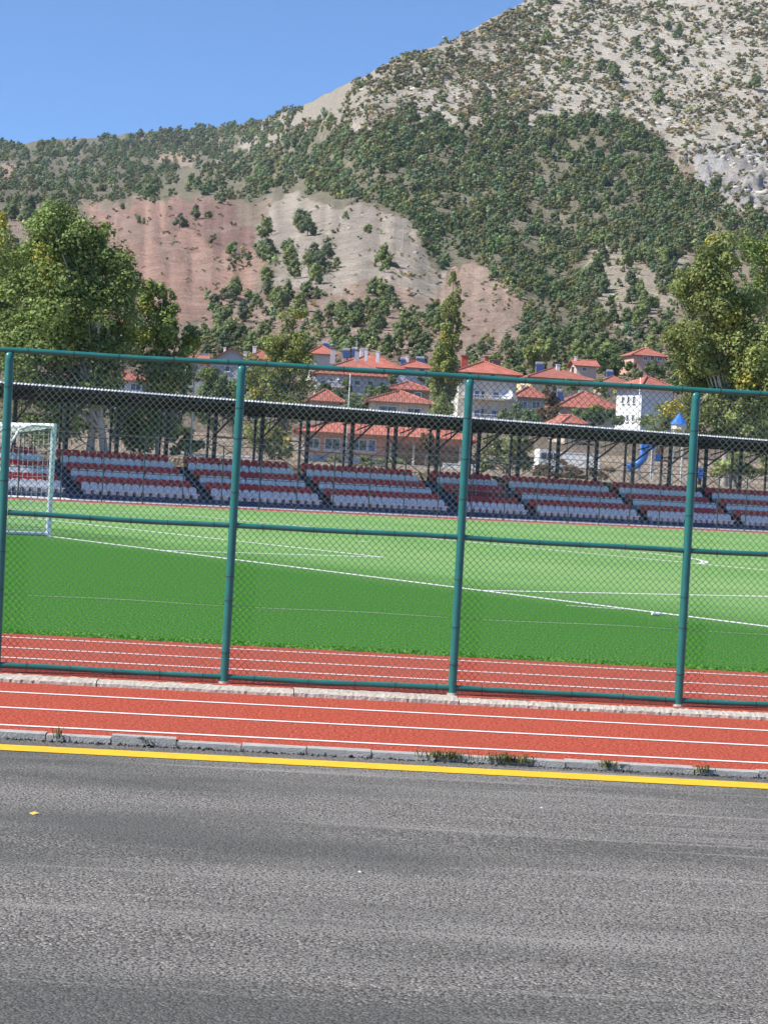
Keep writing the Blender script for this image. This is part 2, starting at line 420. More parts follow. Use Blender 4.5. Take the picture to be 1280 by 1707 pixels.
# soil colours
soil = np.zeros((NU, NW, 3)); wx = (fbm(PX/40, PY/40, 51)-.5)*46+(fbm(PX/9, PY/9, 52)-.5)*12; wy = (fbm(PX/40, PY/40, 61)-.5)*46+(fbm(PX/9, PY/9, 62)-.5)*12
soil[:] = (.33, .26, .195)
def paint(poly, c):
    m = inpoly(PX+wx, PY+wy, poly); soil[m] = c
UPPER = [(640, 140), (520, 215), (650, 222), (850, 205), (1060, 205), (1130, 255), (1150, 330), (1300, 400), (2200, 400), (2200, -900), (600, -900), (560, 120)]
paint([(-900, 100), (560, 100), (480, 215), (330, 290), (200, 345), (-900, 365)], (.185, .175, .125))
paint([(330, 290), (520, 225), (850, 205), (1040, 205), (1140, 310), (1215, 365), (1420, 430), (1130, 430), (1000, 520), (960, 600), (870, 600), (870, 520), (742, 455), (640, 362), (440, 335), (200, 345)], (.235, .215, .150))
paint(UPPER, (.53, .485, .415))
paint([(560, 120), (900, -60), (860, 60), (700, 180), (520, 225), (420, 260), (400, 240)], (.40, .36, .30))
paint([(300, 590), (340, 530), (560, 480), (740, 440), (750, 600), (300, 610)], (.42, .31, .245))
paint([(135, 350), (200, 362), (260, 345), (330, 338), (385, 342), (438, 395), (428, 480), (345, 535), (300, 545), (220, 520), (180, 430)], (.45, .285, .225))
paint([(270, 350), (330, 335), (392, 342), (436, 400), (405, 440), (345, 410), (280, 390)], (.32, .200, .168))
paint([(435, 345), (500, 323), (575, 350), (640, 366), (690, 400), (745, 450), (715, 500), (640, 480), (560, 495), (470, 495), (430, 400)], (.44, .385, .32))
paint([(755, 455), (800, 442), (872, 500), (865, 560), (790, 600), (735, 600), (748, 510)], (.46, .335, .265))
paint([(985, 415), (1135, 425), (1135, 520), (1040, 560), (955, 490)], (.45, .39, .30))
paint([(250, 255), (330, 262), (330, 292), (280, 285)], (.40, .29, .23))
paint([(-60, 285), (40, 280), (40, 310), (-60, 315)], (.40, .30, .24))
paint(CLIFF, (.46, .445, .43))
mc_ = inpoly(PX, PY, CLIFF); soil[mc_] *= (.45+1.0*fbm(PX/7, PY/22, 37))[mc_][:, None]
rl_ = np.abs(vnoise(PX/13+.4*vnoise(PX/50, PY/50, 4), PY/120, 21)-.5)*2; mr_ = inpoly(PX, PY, [(120, 340), (440, 330), (440, 490), (300, 560), (180, 470)]) | inpoly(PX, PY, [(440, 320), (640, 360), (760, 450), (880, 500), (860, 600), (740, 600), (560, 500), (430, 480)]); soil[mr_] *= (.80+.42*rl_*(.6+.8*fbm(PX/20, PY/12, 45)))[mr_][:, None]
var_ = fbm(PX/35, PY/18, 77)[..., None]; soil = soil*(1-.22*(var_ > .58))+np.array([.40, .345, .28])*.22*(var_ > .58)
soil[W < 205] = (.42, .33, .25)
soil[W < 60] = (.74, .59, .45)
soil *= np.where(W < 205, 1.0, 1.45)[..., None]*(.82+.36*fbm(X/9, Y/9, 71)[..., None]); soil = soil.clip(0, .80)
t = NT('hillside_soil'); a = t.node('ShaderNodeAttribute'); a.attribute_name = 'tint'; v = t.coord('World')
n1 = t.noise(v, .22, 6, .65); n2 = t.noise(v, 1.1, 5, .7)
c = t.mix(t.ramp(n1, [(.36, (.55, .55, .55)), (.60, (0, 0, 0))]), a.outputs['Color'], t.mix(1.0, a.outputs['Color'], (.58, .55, .48), 'MULTIPLY'))
n3 = t.noise(v, .75, 6, .75); vr = t.voro(v, .5, 'F1', 'Distance')
c = t.mix(t.ramp(n3, [(.52, (0, 0, 0)), (.62, (.55, .55, .55))]), c, t.mix(.7, c, (.70, .63, .53)))
c = t.mix(t.ramp(n2, [(.36, (.6, .6, .6)), (.47, (0, 0, 0))]), c, t.mix(1.0, c, (.45, .42, .36), 'MULTIPLY'))
t.set(Base_Color=c, Roughness=.95); t.b.inputs['Specular IOR Level'].default_value = .1
t.bump(t.math('ADD', t.math('ADD', n1, n3), n2), 1.0, 2.2); M['soil'] = t.m
# rows behind the skyline and a front skirt
nb = 8; Xb = []; 
Vt = np.stack([X, Y, Z], -1)
back = []
for k in range(1, nb+1):
    s = 1+.0025*k*k; last = Vt[:, -1]
    back.append(np.stack([last[:, 0]*s, last[:, 1]*s, last[:, 2]-.009*last[:, 2]*k*k], -1))
front = Vt[:, :1].copy(); front[..., 2] = -.6
Vt = np.concatenate([front, Vt, np.stack(back, 1)], 1)
soil = np.concatenate([soil[:, :1], soil, np.repeat(soil[:, -1:], nb, 1)], 1)
nr = Vt.shape[1]; idx = np.arange(NU*nr).reshape(NU, nr)
Fq = np.stack([idx[:-1, :-1], idx[1:, :-1], idx[1:, 1:], idx[:-1, 1:]], -1).reshape(-1, 4)
me = np_mesh('mountain', Vt.reshape(-1, 3), Fq, M['soil'], True, soil.reshape(-1, 3))
tag(link('mountain', me), kind='structure')
def ground_z(x, y):
    u = x/y*F_PX; d = DT.copy(); d[0] = D0(u); d[1] = max(d[1], d[0]+1)
    return CAM_H+np.interp(y, d, WT)*y/F_PX

# ------------------------------------------------------------------ woods on the slopes
ph = (1+5**.5)/2
ICO_V = np.array([(-1, ph, 0), (1, ph, 0), (-1, -ph, 0), (1, -ph, 0), (0, -1, ph), (0, 1, ph), (0, -1, -ph), (0, 1, -ph), (ph, 0, -1), (ph, 0, 1), (-ph, 0, -1), (-ph, 0, 1)])/math.sqrt(1+ph*ph)
ICO_F = np.array([(0, 11, 5), (0, 5, 1), (0, 1, 7), (0, 7, 10), (0, 10, 11), (1, 5, 9), (5, 11, 4), (11, 10, 2), (10, 7, 6), (7, 1, 8), (3, 9, 4), (3, 4, 2), (3, 2, 6), (3, 6, 8), (3, 8, 9), (4, 9, 5), (2, 4, 11), (6, 2, 10), (8, 6, 7), (9, 8, 1)])
def crown(kind, nblob, nloose, r, lsz=.062):
    """clumped crown, unit height: vertices, triangles, tint per face"""
    V, T, C = [], [], []; base = 0
    cen = []
    for k in range(nblob):
        h = (k+.5)/nblob
        if kind == 'pine':
            z = .20+.74*h; rad = .34*(1-h)**.7+.05; rr = rad*math.sqrt(r.uniform(.1, 1)); s = .15+.09*(1-h)
        else:
            z = .22+.56*h; rad = .42*math.sqrt(max(0, 1-(2*h-.9)**2))*.85; rr = rad*math.sqrt(r.uniform(.15, 1)); s = .20
        a = k*2.4+r.uniform(-.5, .5); s *= r.uniform(.75, 1.25); c = np.array([math.cos(a)*rr, math.sin(a)*rr, z]); cen.append((c, s))
        v = ICO_V*(1+r.uniform(-.3, .3, (12, 1)))*s*.72*np.array([1.0, 1.0, .85])+c
        V.append(v); T.append(ICO_F+base); base += 12; C += [r.uniform(.55, .85)]*20
    if nloose:
        ci = r.integers(0, nblob, nloose); d = r.normal(size=(nloose, 3)); d[:, 2] += .25; d /= np.linalg.norm(d, axis=1)[:, None]
        c0 = np.array([x[0] for x in cen])[ci]; s0 = np.array([x[1] for x in cen])[ci]
        p = c0+d*(s0*r.uniform(.75, 1.12, nloose))[:, None]
        t1 = np.cross(d, r.normal(size=(nloose, 3))); t1 /= np.linalg.norm(t1, axis=1)[:, None]; t2 = np.cross(d, t1)
        e = (lsz*r.uniform(.6, 1.4, nloose))[:, None]; lift = d*e*r.uniform(-.2, .7, (nloose, 1))
        q = np.stack([p-t1*e, p+t1*e*.6+t2*e*.8, p+lift-t2*e*.9+t1*e*.3], 1)
        V.append(q.reshape(-1, 3)); T.append(np.arange(nloose*3).reshape(-1, 3)+base)
        bt0 = r.uniform(.75, 1.25, nblob); C += list(bt0[ci]*r.uniform(.75, 1.3, nloose))
    return np.concatenate(V), np.concatenate(T), np.array(C)
def leaf_mat(name, c, trans=.25, objvar=.3):
    t = NT(name); a = t.node('ShaderNodeAttribute'); a.attribute_name = 'tint'
    oi = t.node('ShaderNodeObjectInfo')
    base = t.mix(1.0, (*c,), a.outputs['Color'], 'MULTIPLY')
    hv = t.ramp(oi.outputs['Random'], [(0, (1-objvar, 1-objvar, 1-objvar*.6)), (1, (1+objvar, 1+objvar*.7, 1))])
    base = t.mix(1.0, base, hv, 'MULTIPLY')
    t.set(Base_Color=base, Roughness=.7); t.b.inputs['Specular IOR Level'].default_value = .2
    if trans:
        tr = t.node('ShaderNodeBsdfTranslucent'); t.l.new(base, tr.inputs[0]); ms = t.node('ShaderNodeMixShader'); ms.inputs[0].default_value = trans
        t.l.new(t.b.outputs[0], ms.inputs[1]); t.l.new(tr.outputs[0], ms.inputs[2]); t.l.new(ms.outputs[0], t.out.inputs[0])
    return t.m
M['pine'] = leaf_mat('pine_needles', (.180, .245, .108), .25, .42)
M['shrub'] = leaf_mat('scrub_leaves', (.215, .225, .140), .2)
M['wood'] = plain('hill_trunk', (.10, .075, .055), .9, .2, 4)
FOREST = [(200, 345), (330, 290), (430, 255), (520, 225), (640, 225), (850, 205), (1040, 205), (1100, 240), (1140, 310), (1215, 365), (1420, 420), (1420, 450), (1130, 425), (1000, 405), (960, 440),
          (1000, 520), (960, 600), (870, 600), (870, 520), (800, 440), (760, 425), (742, 455), (690, 395), (640, 362), (580, 348), (500, 322), (440, 335), (380, 342), (300, 338)]
ZONES = [('scrub', [(135, 350), (330, 335), (500, 323), (640, 366), (745, 450), (640, 500), (430, 500), (300, 545), (180, 430)], 3.6, 6.5, .5), ('pine', [(-300, 560), (330, 560), (560, 575), (900, 575), (1500, 600), (1500, 660), (900, 640), (560, 615), (-300, 600)], 3.2, 27, .35), ('scrub', [(-300, 520), (1500, 560), (1500, 680), (-300, 640)], 3.0, 12, .4), ('pine', FOREST, 31, 17.5, .42), ('pine', [(1000, 405), (1130, 428), (1500, 450), (1500, 620), (960, 600), (1000, 520), (960, 440)], 9, 20, .42),
         ('pine', [(-700, 268), (-60, 250), (0, 246), (130, 238), (300, 223), (440, 203), (530, 170), (480, 215), (420, 250), (330, 285), (200, 345), (-700, 365)], 42.0, 11.5, .35),
         ('pine', [(-300, 350), (150, 345), (180, 420), (240, 520), (-300, 600)], 5, 24, .3),
         ('scrub', [(420, 250), (520, 215), (600, 140), (660, 108), (760, 82), (850, 30), (920, -20), (900, 200), (640, 225)], 24, 10.5, .4),
         ('scrub', UPPER, 27, 8.6, .5), ('pine', UPPER, .24, 22, .25), ('pine', [(420, 250), (520, 215), (640, 130), (850, 200), (640, 225)], 2.4, 19, .3),
         ('pine', [(330, 505), (470, 480), (560, 500), (560, 600), (330, 600)], 5.5, 24, .3), ('pine', [(560, 525), (640, 500), (735, 505), (740, 605), (560, 605)], 7.5, 26, .25),
         ('pine', [(430, 400), (520, 375), (560, 430), (545, 500), (470, 500), (420, 470)], 3.2, 24, .3), ('pine', [(285, 375), (335, 385), (440, 445), (450, 480), (420, 470), (330, 420)], 5, 20, .3),
         ('scrub', [(620, 440), (740, 455), (745, 560), (640, 520)], 6, 9, .35), ('scrub', [(775, 470), (872, 500), (865, 590), (745, 590)], 6, 8, .35),
         ('scrub', [(460, 490), (620, 470), (640, 600), (330, 600)], 2.0, 12, .4), ('pine', [(820, 560), (1130, 560), (1130, 625), (820, 625)], 3, 25, .3), ('pine', [(860, 440), (1135, 420), (1135, 470), (900, 520)], 2.5, 24, .3)]
trees = []
r = np.random.default_rng(11)
for kind, poly, dens, size, sv in ZONES:
    P_ = np.array(poly, float); x0, x1, y0, y1 = P_[:, 0].min(), P_[:, 0].max(), P_[:, 1].min(), P_[:, 1].max()
    x0 = max(x0, -430); x1 = min(x1, 1720); y0 = max(y0, -330)
    n = int(dens*(x1-x0)*(y1-y0)/1000)
    x = r.uniform(x0, x1, n); y = r.uniform(y0, y1, n)
    gx = (fbm(x/30, y/30, 81)-.5)*40; gy = (fbm(x/30, y/30, 82)-.5)*40
    m = inpoly(x+gx, y+gy, poly)
    cl = fbm(x/34, y/22, 91); m &= r.uniform(0, 1, n) < np.clip((cl-.32)*4.2, .3 if kind == 'pine' else .3, 1)
    if kind == 'scrub': m &= ~inpoly(x, y, [(1150, 270), (1285, 270), (1285, 360), (1160, 330)]) | (r.uniform(0, 1, n) < .3)
    for a, b_ in zip(x[m], y[m]): trees.append((kind, a, b_, size*min(1.45, math.exp(r.normal(0, sv*.75)))))
LONE = [(637, 462, 38), (612, 412, 20), (326, 372, 24), (348, 372, 17), (436, 404, 18), (300, 384, 26), (545, 447, 26), (560, 455, 18), (575, 385, 16), (491, 470, 32), (480, 440, 28), (512, 410, 30), (500, 388, 24), (436, 430, 20),
        (640, 470, 22), (1000, 128, 24), (1018, 130, 22), (1130, 66, 22), (1112, 58, 18), (1090, 100, 22), (1100, 112, 22), (1138, 115, 18), (945, 118, 20), (908, 190, 16), (255, 352, 14), (240, 385, 12), (232, 388, 14), (205, 362, 14)]
N0 = len(trees)
for x, y, s in LONE: trees.append(('lone', x, y, s))
tx = np.array([q[1] for q in trees]); ty = np.array([q[2] for q in trees])
dx, dy = tx-640, ty-853.5
tu = dx*cr+dy*sr; tw = -(-dx*sr+dy*cr)-55.26
ok = (tw < sky_w(tu)-1) & (tw > 120)
TX, TY, TZ, _, _ = terr(tu, tw)
TH = np.array([q[3] for q in trees])*TY/F_PX
lone = [i for i in range(N0, len(trees)) if ok[i]]
pines = [i for i in range(N0) if ok[i] and trees[i][0] == 'pine']
infr = [i for i in pines if -8 < tx[i] < 1290 and 0 < ty[i] < 600]
big = sorted(infr, key=lambda i: -trees[i][3])[:300-len(lone)]
PROT = [crown('pine', 11, 330, r, .048) for _ in range(4)]+[crown('round', 10, 330, r, .05) for _ in range(2)]
CR = []
for V, T, C in PROT: CR.append(np_mesh('crown', V, T, M['pine'], False, np.repeat(C[:, None], 3, 1)))
bt = MB(); bt.tube((0, 0, -.12), (0, 0, .55), .03, .015, 5); TRUNK = bt.mesh('trunk', M['wood'])
for j, i in enumerate(big+lone):
    isl = i >= N0
    o = empty('pine_tree', (TX[i], TY[i], TZ[i]-.02*TH[i]), r.uniform(0, 6.28)); h = TH[i]; o.scale = (h*r.uniform(.85, 1.2), h*r.uniform(.85, 1.2), h)
    if isl: tag(o, 'dark green pine standing apart from the woods on a bare mountain slope', 'tree', 'lone pines on the bare slopes')
    else: tag(o, 'green pine in the woods that cover the middle of the mountainside', 'tree', 'pines in the mountain woods')
    link('crown', CR[r.integers(0, 6)], o); link('trunk', TRUNK, o)
def stuff_trees(name, ids, protos, mat, label, cat, flat=1.0):
    Vs, Ts, Cs = [], [], []; base = 0
    for i in ids:
        V, T, C = protos[r.integers(0, len(protos))]; h = TH[i]; a = r.uniform(0, 6.28); ca, sa = math.cos(a), math.sin(a); k = r.uniform(.85, 1.25)*flat
        p = np.empty_like(V); p[:, 0] = (V[:, 0]*ca-V[:, 1]*sa)*h*k+TX[i]; p[:, 1] = (V[:, 0]*sa+V[:, 1]*ca)*h*k+TY[i]; p[:, 2] = (V[:, 2]-.14)*h+TZ[i]
        Vs.append(p); Ts.append(T+base); base += len(V)
        g = math.exp(r.normal(0, .27)); tone = np.array([g*r.uniform(.75, 1.35), g, g*r.uniform(.7, 1.2)]); Cs.append(C[:, None]*tone)
    me = np_mesh(name, np.concatenate(Vs), np.concatenate(Ts), mat, False, np.concatenate(Cs))
    tag(link(name, me), label, cat, kind='stuff')
bigs = set(big)
LOW = [crown('pine', 5, 90, r, .075) for _ in range(5)]+[crown('round', 5, 90, r, .078) for _ in range(3)]
SHR = [crown('round', 2, 40, r, .12) for _ in range(6)]
stuff_trees('pine_woods', [i for i in pines if i not in bigs], LOW, M['pine'], 'far green pine woods spreading over the mountainside', 'woods')
stuff_trees('scrub', [i for i in range(N0) if ok[i] and trees[i][0] == 'scrub'], SHR, M['shrub'], 'low olive scrub dotting the pale rocky upper mountain', 'scrub', 1.35)

RZ = [(UPPER, 9.0, 4.2), ([(480, 230), (640, 130), (760, 80), (700, 215), (560, 250)], 6, 6), ([(560, 380), (700, 380), (745, 450), (640, 470)], 3, 4), ([(1040, 200), (1150, 240), (1150, 340), (1290, 380), (1290, 200)], 8, 7)]
xs_, ys_, ss_ = [], [], []
for poly, dens, size in RZ:
    P_ = np.array(poly, float); x0, x1, y0, y1 = max(P_[:, 0].min(), -100), min(P_[:, 0].max(), 1500), max(P_[:, 1].min(), -200), P_[:, 1].max(); n = int(dens*(x1-x0)*(y1-y0)/1000)
    x = r.uniform(x0, x1, n); y = r.uniform(y0, y1, n); m = inpoly(x, y, poly) & (fbm(x/45, y/28, 131) > r.uniform(.38, .62, n)); xs_.append(x[m]); ys_.append(y[m]); ss_.append(size*np.exp(r.normal(0, .45, m.sum())).clip(.4, 2.2))
xs_, ys_, ss_ = map(np.concatenate, (xs_, ys_, ss_)); dx, dy = xs_-640, ys_-853.5; ru = dx*cr+dy*sr; rw_ = -(-dx*sr+dy*cr)-55.26
m = rw_ < sky_w(ru)-4; ru, rw_, ss_ = ru[m], rw_[m], ss_[m]; RX, RY, RZz, _, _ = terr(ru, rw_); k = ss_*RY/F_PX*.6; n = len(k)
V = ICO_V[None]*(1+r.uniform(-.38, .38, (n, 12, 1)))*k[:, None, None]*np.stack([r.uniform(.8, 1.6, n), r.uniform(.7, 1.2, n), r.uniform(.4, .9, n)], 1)[:, None, :]+np.stack([RX, RY, RZz-.15*k], 1)[:, None, :]
Fr = (ICO_F[None]+12*np.arange(n)[:, None, None]).reshape(-1, 3); tone = np.repeat(r.uniform(.62, 1.12, n), 20)[:, None]*np.array([.52, .475, .41])
tr_ = NT('pale_rock'); ar_ = tr_.node('ShaderNodeAttribute'); ar_.attribute_name = 'tint'; tr_.set(Base_Color=ar_.outputs['Color'], Roughness=.95); tr_.bump(tr_.noise(tr_.coord('World'), 1.2, 5), .6, .5)
tag(link('rock_outcrops', np_mesh('rock_outcrops', V.reshape(-1, 3), Fr, tr_.m, False, tone)), 'pale limestone rocks strewn over the upper mountain slope', 'rocks', kind='stuff')
print('max z', Vt[...,2].max(), Vt[...,1].max()); print('hill trees', len(pines), len(trees), len(big))
# ------------------------------------------------------------------ grandstand
M['navy'] = plain('navy_paint', (.035, .055, .125), .7, .15, 2)
M['steel'] = plain('dark_steel', (.020, .019, .024), .55, .2, 3)
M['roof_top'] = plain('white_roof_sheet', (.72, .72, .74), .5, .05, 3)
M['roof_under'] = plain('roof_underside', (.030, .026, .032), .7, .15, 2)  # dark sheet metal, with the shade under the roof put into its colour
M['seat_red'] = plain('red_plastic', (.58, .022, .026), .42, .10, 1.5)
M['seat_white'] = plain('white_plastic', (.82, .84, .86), .42, .05, 1.5)
M['rail'] = plain('grey_rail', (.35, .36, .38), .5, .1, 3)
GS = tag(empty('grandstand', (0, ST_Y, 0), ST_A), 'roofed grandstand with rows of red and white seats behind the pitch', 'grandstand')   # local x = s, y = q
RISE, TREAD, Q0 = .29, .63, .25
T = lambda k: .30+RISE*k
SL_, SR_ = stand_s(-150, .5, .6), stand_s(1480, .5, .6)
b = MB(); pr = [(-.30, -.05), (-.30, .0), (-.27, .012), (.10, .062), (Q0-.003, .068), (Q0-.003, -.05)]
b.add([(SL_, q, z) for q, z in pr]+[(SR_, q, z) for q, z in pr], [(i, 6+i, 6+(i+1) % 6, (i+1) % 6) for i in range(6)]); b.build('white_apron', M['white'], GS)
b = MB()
for k in range(6): b.box(SL_, SR_, Q0+TREAD*k, Q0+TREAD*(k+1)+(.55 if k == 5 else 0), -.05, T(k)-.003*(5-k))
b.build('terrace', M['navy'], GS)
# seat: rounded back shell and a curved pan, facing the pitch (local -y)
def seat_mesh(mat):
    b = MB(); w = .198; out = [(-w, 0), (-w*1.02, .16), (-w*.93, .26), (-w*.62, .325), (0, .345), (w*.62, .325), (w*.93, .26), (w*1.02, .16), (w, 0)]
    n = len(out); vs = []
    for (x, z) in out: vs.append((x, .40+z*.16+.03*(1-(x/w)**2), .19+z))
    for (x, z) in out: vs.append((x*1.0, .43+z*.16+.03*(1-(x/w)**2), .19+z))
    fs = [tuple(range(n)), tuple(range(2*n-1, n-1, -1))]+[(i+1, i, n+i, n+i+1) for i in range(n-1)]
    b.add(vs, fs)
    pan = [(-w, .04, .215), (w, .04, .215), (w*1.02, .40, .185), (-w*1.02, .40, .185)]
    b.add(pan+[(x, y, z-.05) for x, y, z in pan], [(0, 1, 2, 3), (7, 6, 5, 4), (0, 4, 5, 1), (1, 5, 6, 2), (3, 7, 4, 0)])
    b.box(-.12, .12, .10, .36, -.02, .16)
    return b.mesh('seat', mat)
SM = [seat_mesh(M['seat_white']), seat_mesh(M['seat_red'])]
blocks = [(-140, 107), (139, 331), (355, 533), (555, 744), (775, 877), (896, 1064), (1082, 1221), (1238, 1440)]
spots = []
for bi, (a, c) in enumerate(blocks):
    s0, s1 = stand_s(a, .5, .7), stand_s(c, .5, .7); n = int(round((s1-s0)/.405))
    for k in range(6):
        if bi == 4 and k == 2: continue
        for i in range(n): spots.append((s0+(i+.5)*(s1-s0)/n+random.uniform(-.006, .006), k))
view0, view1 = stand_s(-12, .5, .7), stand_s(1295, .5, .7)
inview = sorted([p for p in spots if view0 < p[0] < view1+.8], key=lambda p: p[0])
near = inview[:300]; rest = [p for p in spots if p not in set(near)]
for s, k in near:
    o = link('seat', SM[k % 2], GS); o.location = (s, Q0+TREAD*k, T(k)); o.rotation_euler = (0, 0, random.uniform(-.03, .03))
for col in (0, 1):
    V = np.array([v.co for v in SM[col].vertices]); Fs = [tuple(p.vertices) for p in SM[col].polygons]; b = MB()
    for s, k in rest:
        if k % 2 == col: b.add(V+np.array([s, Q0+TREAD*k, T(k)]), Fs)
    o = b.build('white_seats' if col == 0 else 'red_seats', M['seat_white' if col == 0 else 'seat_red'], GS); o['kind'] = 'stuff'
# railing at the entrance in the seating
s0, s1 = stand_s(752, 1.7, 1.2), stand_s(868, 1.7, 1.2)
b = MB()
for k in range(7): b.tube((s0+(s1-s0)*k/6, Q0+TREAD*2+.1, T(2)), (s0+(s1-s0)*k/6, Q0+TREAD*2+.1, T(2)+.95), .018, n=5)
for z in (.5, .95): b.tube((s0, Q0+TREAD*2+.1, T(2)+z), (s1, Q0+TREAD*2+.1, T(2)+z), .018, n=5)
b.build('entrance_railing', M['rail'], GS)
# roof of corrugated sheet
RL, RR = stand_s(-46, .4, 5.0), stand_s(1470, .4, 5.0)
QF, ZF, QB, ZB = .95, 5.03, 5.40, 4.60
n = int((RR-RL)/.0425)
def sheet(dz, qf, mat, name):
    xs = RL+np.arange(n+1)*.0425; zz = np.array([0, .022, 0.0, -.022])[np.arange(n+1) % 4]
    V = np.concatenate([np.c_[xs, np.full(n+1, qf), ZF+zz+dz], np.c_[xs, np.full(n+1, QB), ZB+zz+dz]])
    i = np.arange(n); Fq = np.c_[i, i+1, n+1+i+1, n+1+i]
    return link(name, np_mesh(name, V, Fq, mat), GS)
sheet(.05, QF, M['roof_top'], 'roof_sheet'); sheet(.0, QF+.02, M['roof_under'], 'roof_shade_sheet')  # second sheet added below carries the painted shade of the underside
b = MB(); xs = RL+np.arange(n+1)*.0425; zz = np.array([0, .022, 0.0, -.022])[np.arange(n+1) % 4]
for i in range(n): b.add([(xs[i], QF-.07, ZF+zz[i]+.015), (xs[i+1], QF-.07, ZF+zz[i+1]+.015), (xs[i+1], QF+.005, ZF+zz[i+1]+.085), (xs[i], QF+.005, ZF+zz[i]+.085)], [(0, 1, 2, 3)])
b.build('roof_edge', M['roof_top'], GS)
for k in range(7):
    f = (k+.12)/6.5; q = QF+(QB-QF)*f; z = ZF+(ZB-ZF)*f
    b = MB(); b.box(RL+.05, RR-.05, q-.03, q+.03, z-.135, z-.028); b.build('purlin', M['steel'], GS)
# frames: laced double columns, beam, knee brace with hangers
CQ0, CQ1 = 4.42, 5.16
zr = lambda q: ZF+(ZB-ZF)*(q-QF)/(QB-QF)-.16
bc = MB()
bc.box(-.085, .085, CQ0-.07, CQ0+.07, 1.2, zr(CQ0)); bc.box(-.05, .05, CQ1-.05, CQ1+.05, 1.2, zr(CQ1)-.002)
zz_ = 1.5; side = 0
while zz_ < 3.9:
    a, c = (CQ0, CQ1) if side == 0 else (CQ1, CQ0)
    bc.tube((0, a, zz_), (0, c, zz_+.48), .022, n=4); bc.tube((0, CQ0, zz_), (0, CQ1, zz_), .018, n=4); zz_ += .48; side = 1-side
COLM = bc.mesh('column', M['steel'])
bb = MB()
def bar(b, p, q_, w):
    b.tube((0, p[0], p[1]), (0, q_[0], q_[1]), w, n=4)
bar(bb, (QF+.05, zr(QF)-.03), (QB, zr(QB)-.03), .055); bar(bb, (QF+.1, zr(QF)-.10), (CQ0-.4, zr(CQ0)-.42), .04)
bar(bb, (CQ0-.02, 3.42), (2.05, zr(2.05)-.12), .05)
for q in (2.5, 2.85, 3.2, 3.65): bar(bb, (q, zr(q)-.05), (q, 3.42+(zr(2.05)-3.54)*(CQ0-q)/(CQ0-2.05)), .022)
BEAM = bb.mesh('roof_beam', M['steel'])
SC0 = stand_s(658, CQ0, 3.2); SP = 2.62; cols = []
k0 = int((RL-SC0)/SP); s = SC0+k0*SP
while s < RR:
    if s > RL+.1: cols.append(s)
    s += SP
for s in cols:
    for nm, me in (('column', COLM), ('roof_beam', BEAM)):
        o = link(nm, me, GS); o.location = (s, 0, 0)
bx = MB(); 
bx.tube((0, CQ1, 1.9), (SP, CQ1, 3.35), .022, n=4); bx.tube((SP, CQ1+.03, 1.9), (0, CQ1+.03, 3.35), .022, n=4); bx.tube((0, CQ1, 3.35), (SP, CQ1, 3.35), .02, n=4)
BR = bx.mesh('cross_brace', M['steel'])
for s in cols[:-1]: o = link('cross_brace', BR, GS); o.location = (s, 0, 0)

# ------------------------------------------------------------------ thin fence in front of the stand
M['fgreen'] = plain('dark_green_paint', (.020, .060, .055), .5, .15, 3)
M['wire_g'] = plain('grey_wire', (.30, .31, .30), .5, .1, 4)
FQ = -.36
FF = tag(empty('pitch_fence', (0, ST_Y, 0), ST_A), 'thin dark green post and wire fence along the foot of the grandstand', 'fence')
bp = MB(); bp.tube((0, FQ, -.05), (0, FQ, 2.86), .032, n=6); FPM = bp.mesh('post', M['fgreen'])
for k in range(-6, 32): o = link('post', FPM, FF); o.location = (-15.297+2.0232*k, 0, 0)
sa, sb = -15.297-6*2.0232, -15.297+31*2.0232
for z, rr in ((2.84, .020), (1.34, .018)):
    b = MB(); b.tube((sa, FQ, z), (sb, FQ, z), rr, n=6); b.build('rail', M['fgreen'], FF)
b = MB(); b.tube((sa, FQ, 3.03), (sb, FQ, 3.03), .012, n=5); b.build('top_cable', M['wire_g'], FF)
b = MB(); s = sa
while s < sb: b.tube((s, FQ+.02, .1), (s, FQ+.02, 2.84), .0035, n=3, cap=False); s += .2023
for z in (.4, .8, 1.7, 2.1, 2.5): b.tube((sa, FQ+.02, z), (sb, FQ+.02, z), .0035, n=3, cap=False)
b.build('wire_mesh', M['fgreen'], FF)['kind'] = 'stuff'

# ------------------------------------------------------------------ chain link fence in the foreground
t = NT('teal_paint'); v = t.coord('Object'); n1 = t.noise(v, 6, 5, .6); n2 = t.noise(v, 40, 4, .7)
c = t.ramp(n1, [(.3, (.012, .118, .106)), (.7, (.022, .170, .150))]); c = t.mix(t.ramp(n2, [(.66, (0, 0, 0)), (.76, (.6, .6, .6))]), c, (.10, .20, .19))
c = t.mix(t.ramp(t.noise(v, 17, 5, .7), [(.70, (0, 0, 0)), (.76, (.8, .8, .8))]), c, (.13, .10, .07))
t.set(Base_Color=c, Roughness=.33); t.b.inputs['Specular IOR Level'].default_value = .6; t.bump(n2, .15, .003); M['teal'] = t.m
t = NT('coated_wire'); t.set(Base_Color=(.095, .130, .112), Roughness=.25); t.b.inputs['Specular IOR Level'].default_value = .9; M['cwire'] = t.m
M['tie'] = plain('tie_wire', (.05, .06, .06), .45, .2, 8, .3)
FA = math.atan(FS)
CF = tag(empty('chain_link_fence', (0, FY, -.05), FA), 'teal green chain link fence with pipe posts and three pipe rails', 'fence')
fx = lambda X: X/math.cos(FA)
PXS = [fx(x) for x in (-6.90, -5.01, -3.123, -1.247, .652, 2.558, 4.46, 6.35)]
Z0 = .05                                             # local z = world z + .05
ZTOP, ZMID, ZBOT = 2.615+Z0, 1.270+Z0, .010+Z0
RP, RRL = .0350, .0225
bp = MB(); bp.tube((0, 0, 0), (0, 0, ZTOP-.075), RP, n=16, cap=False)
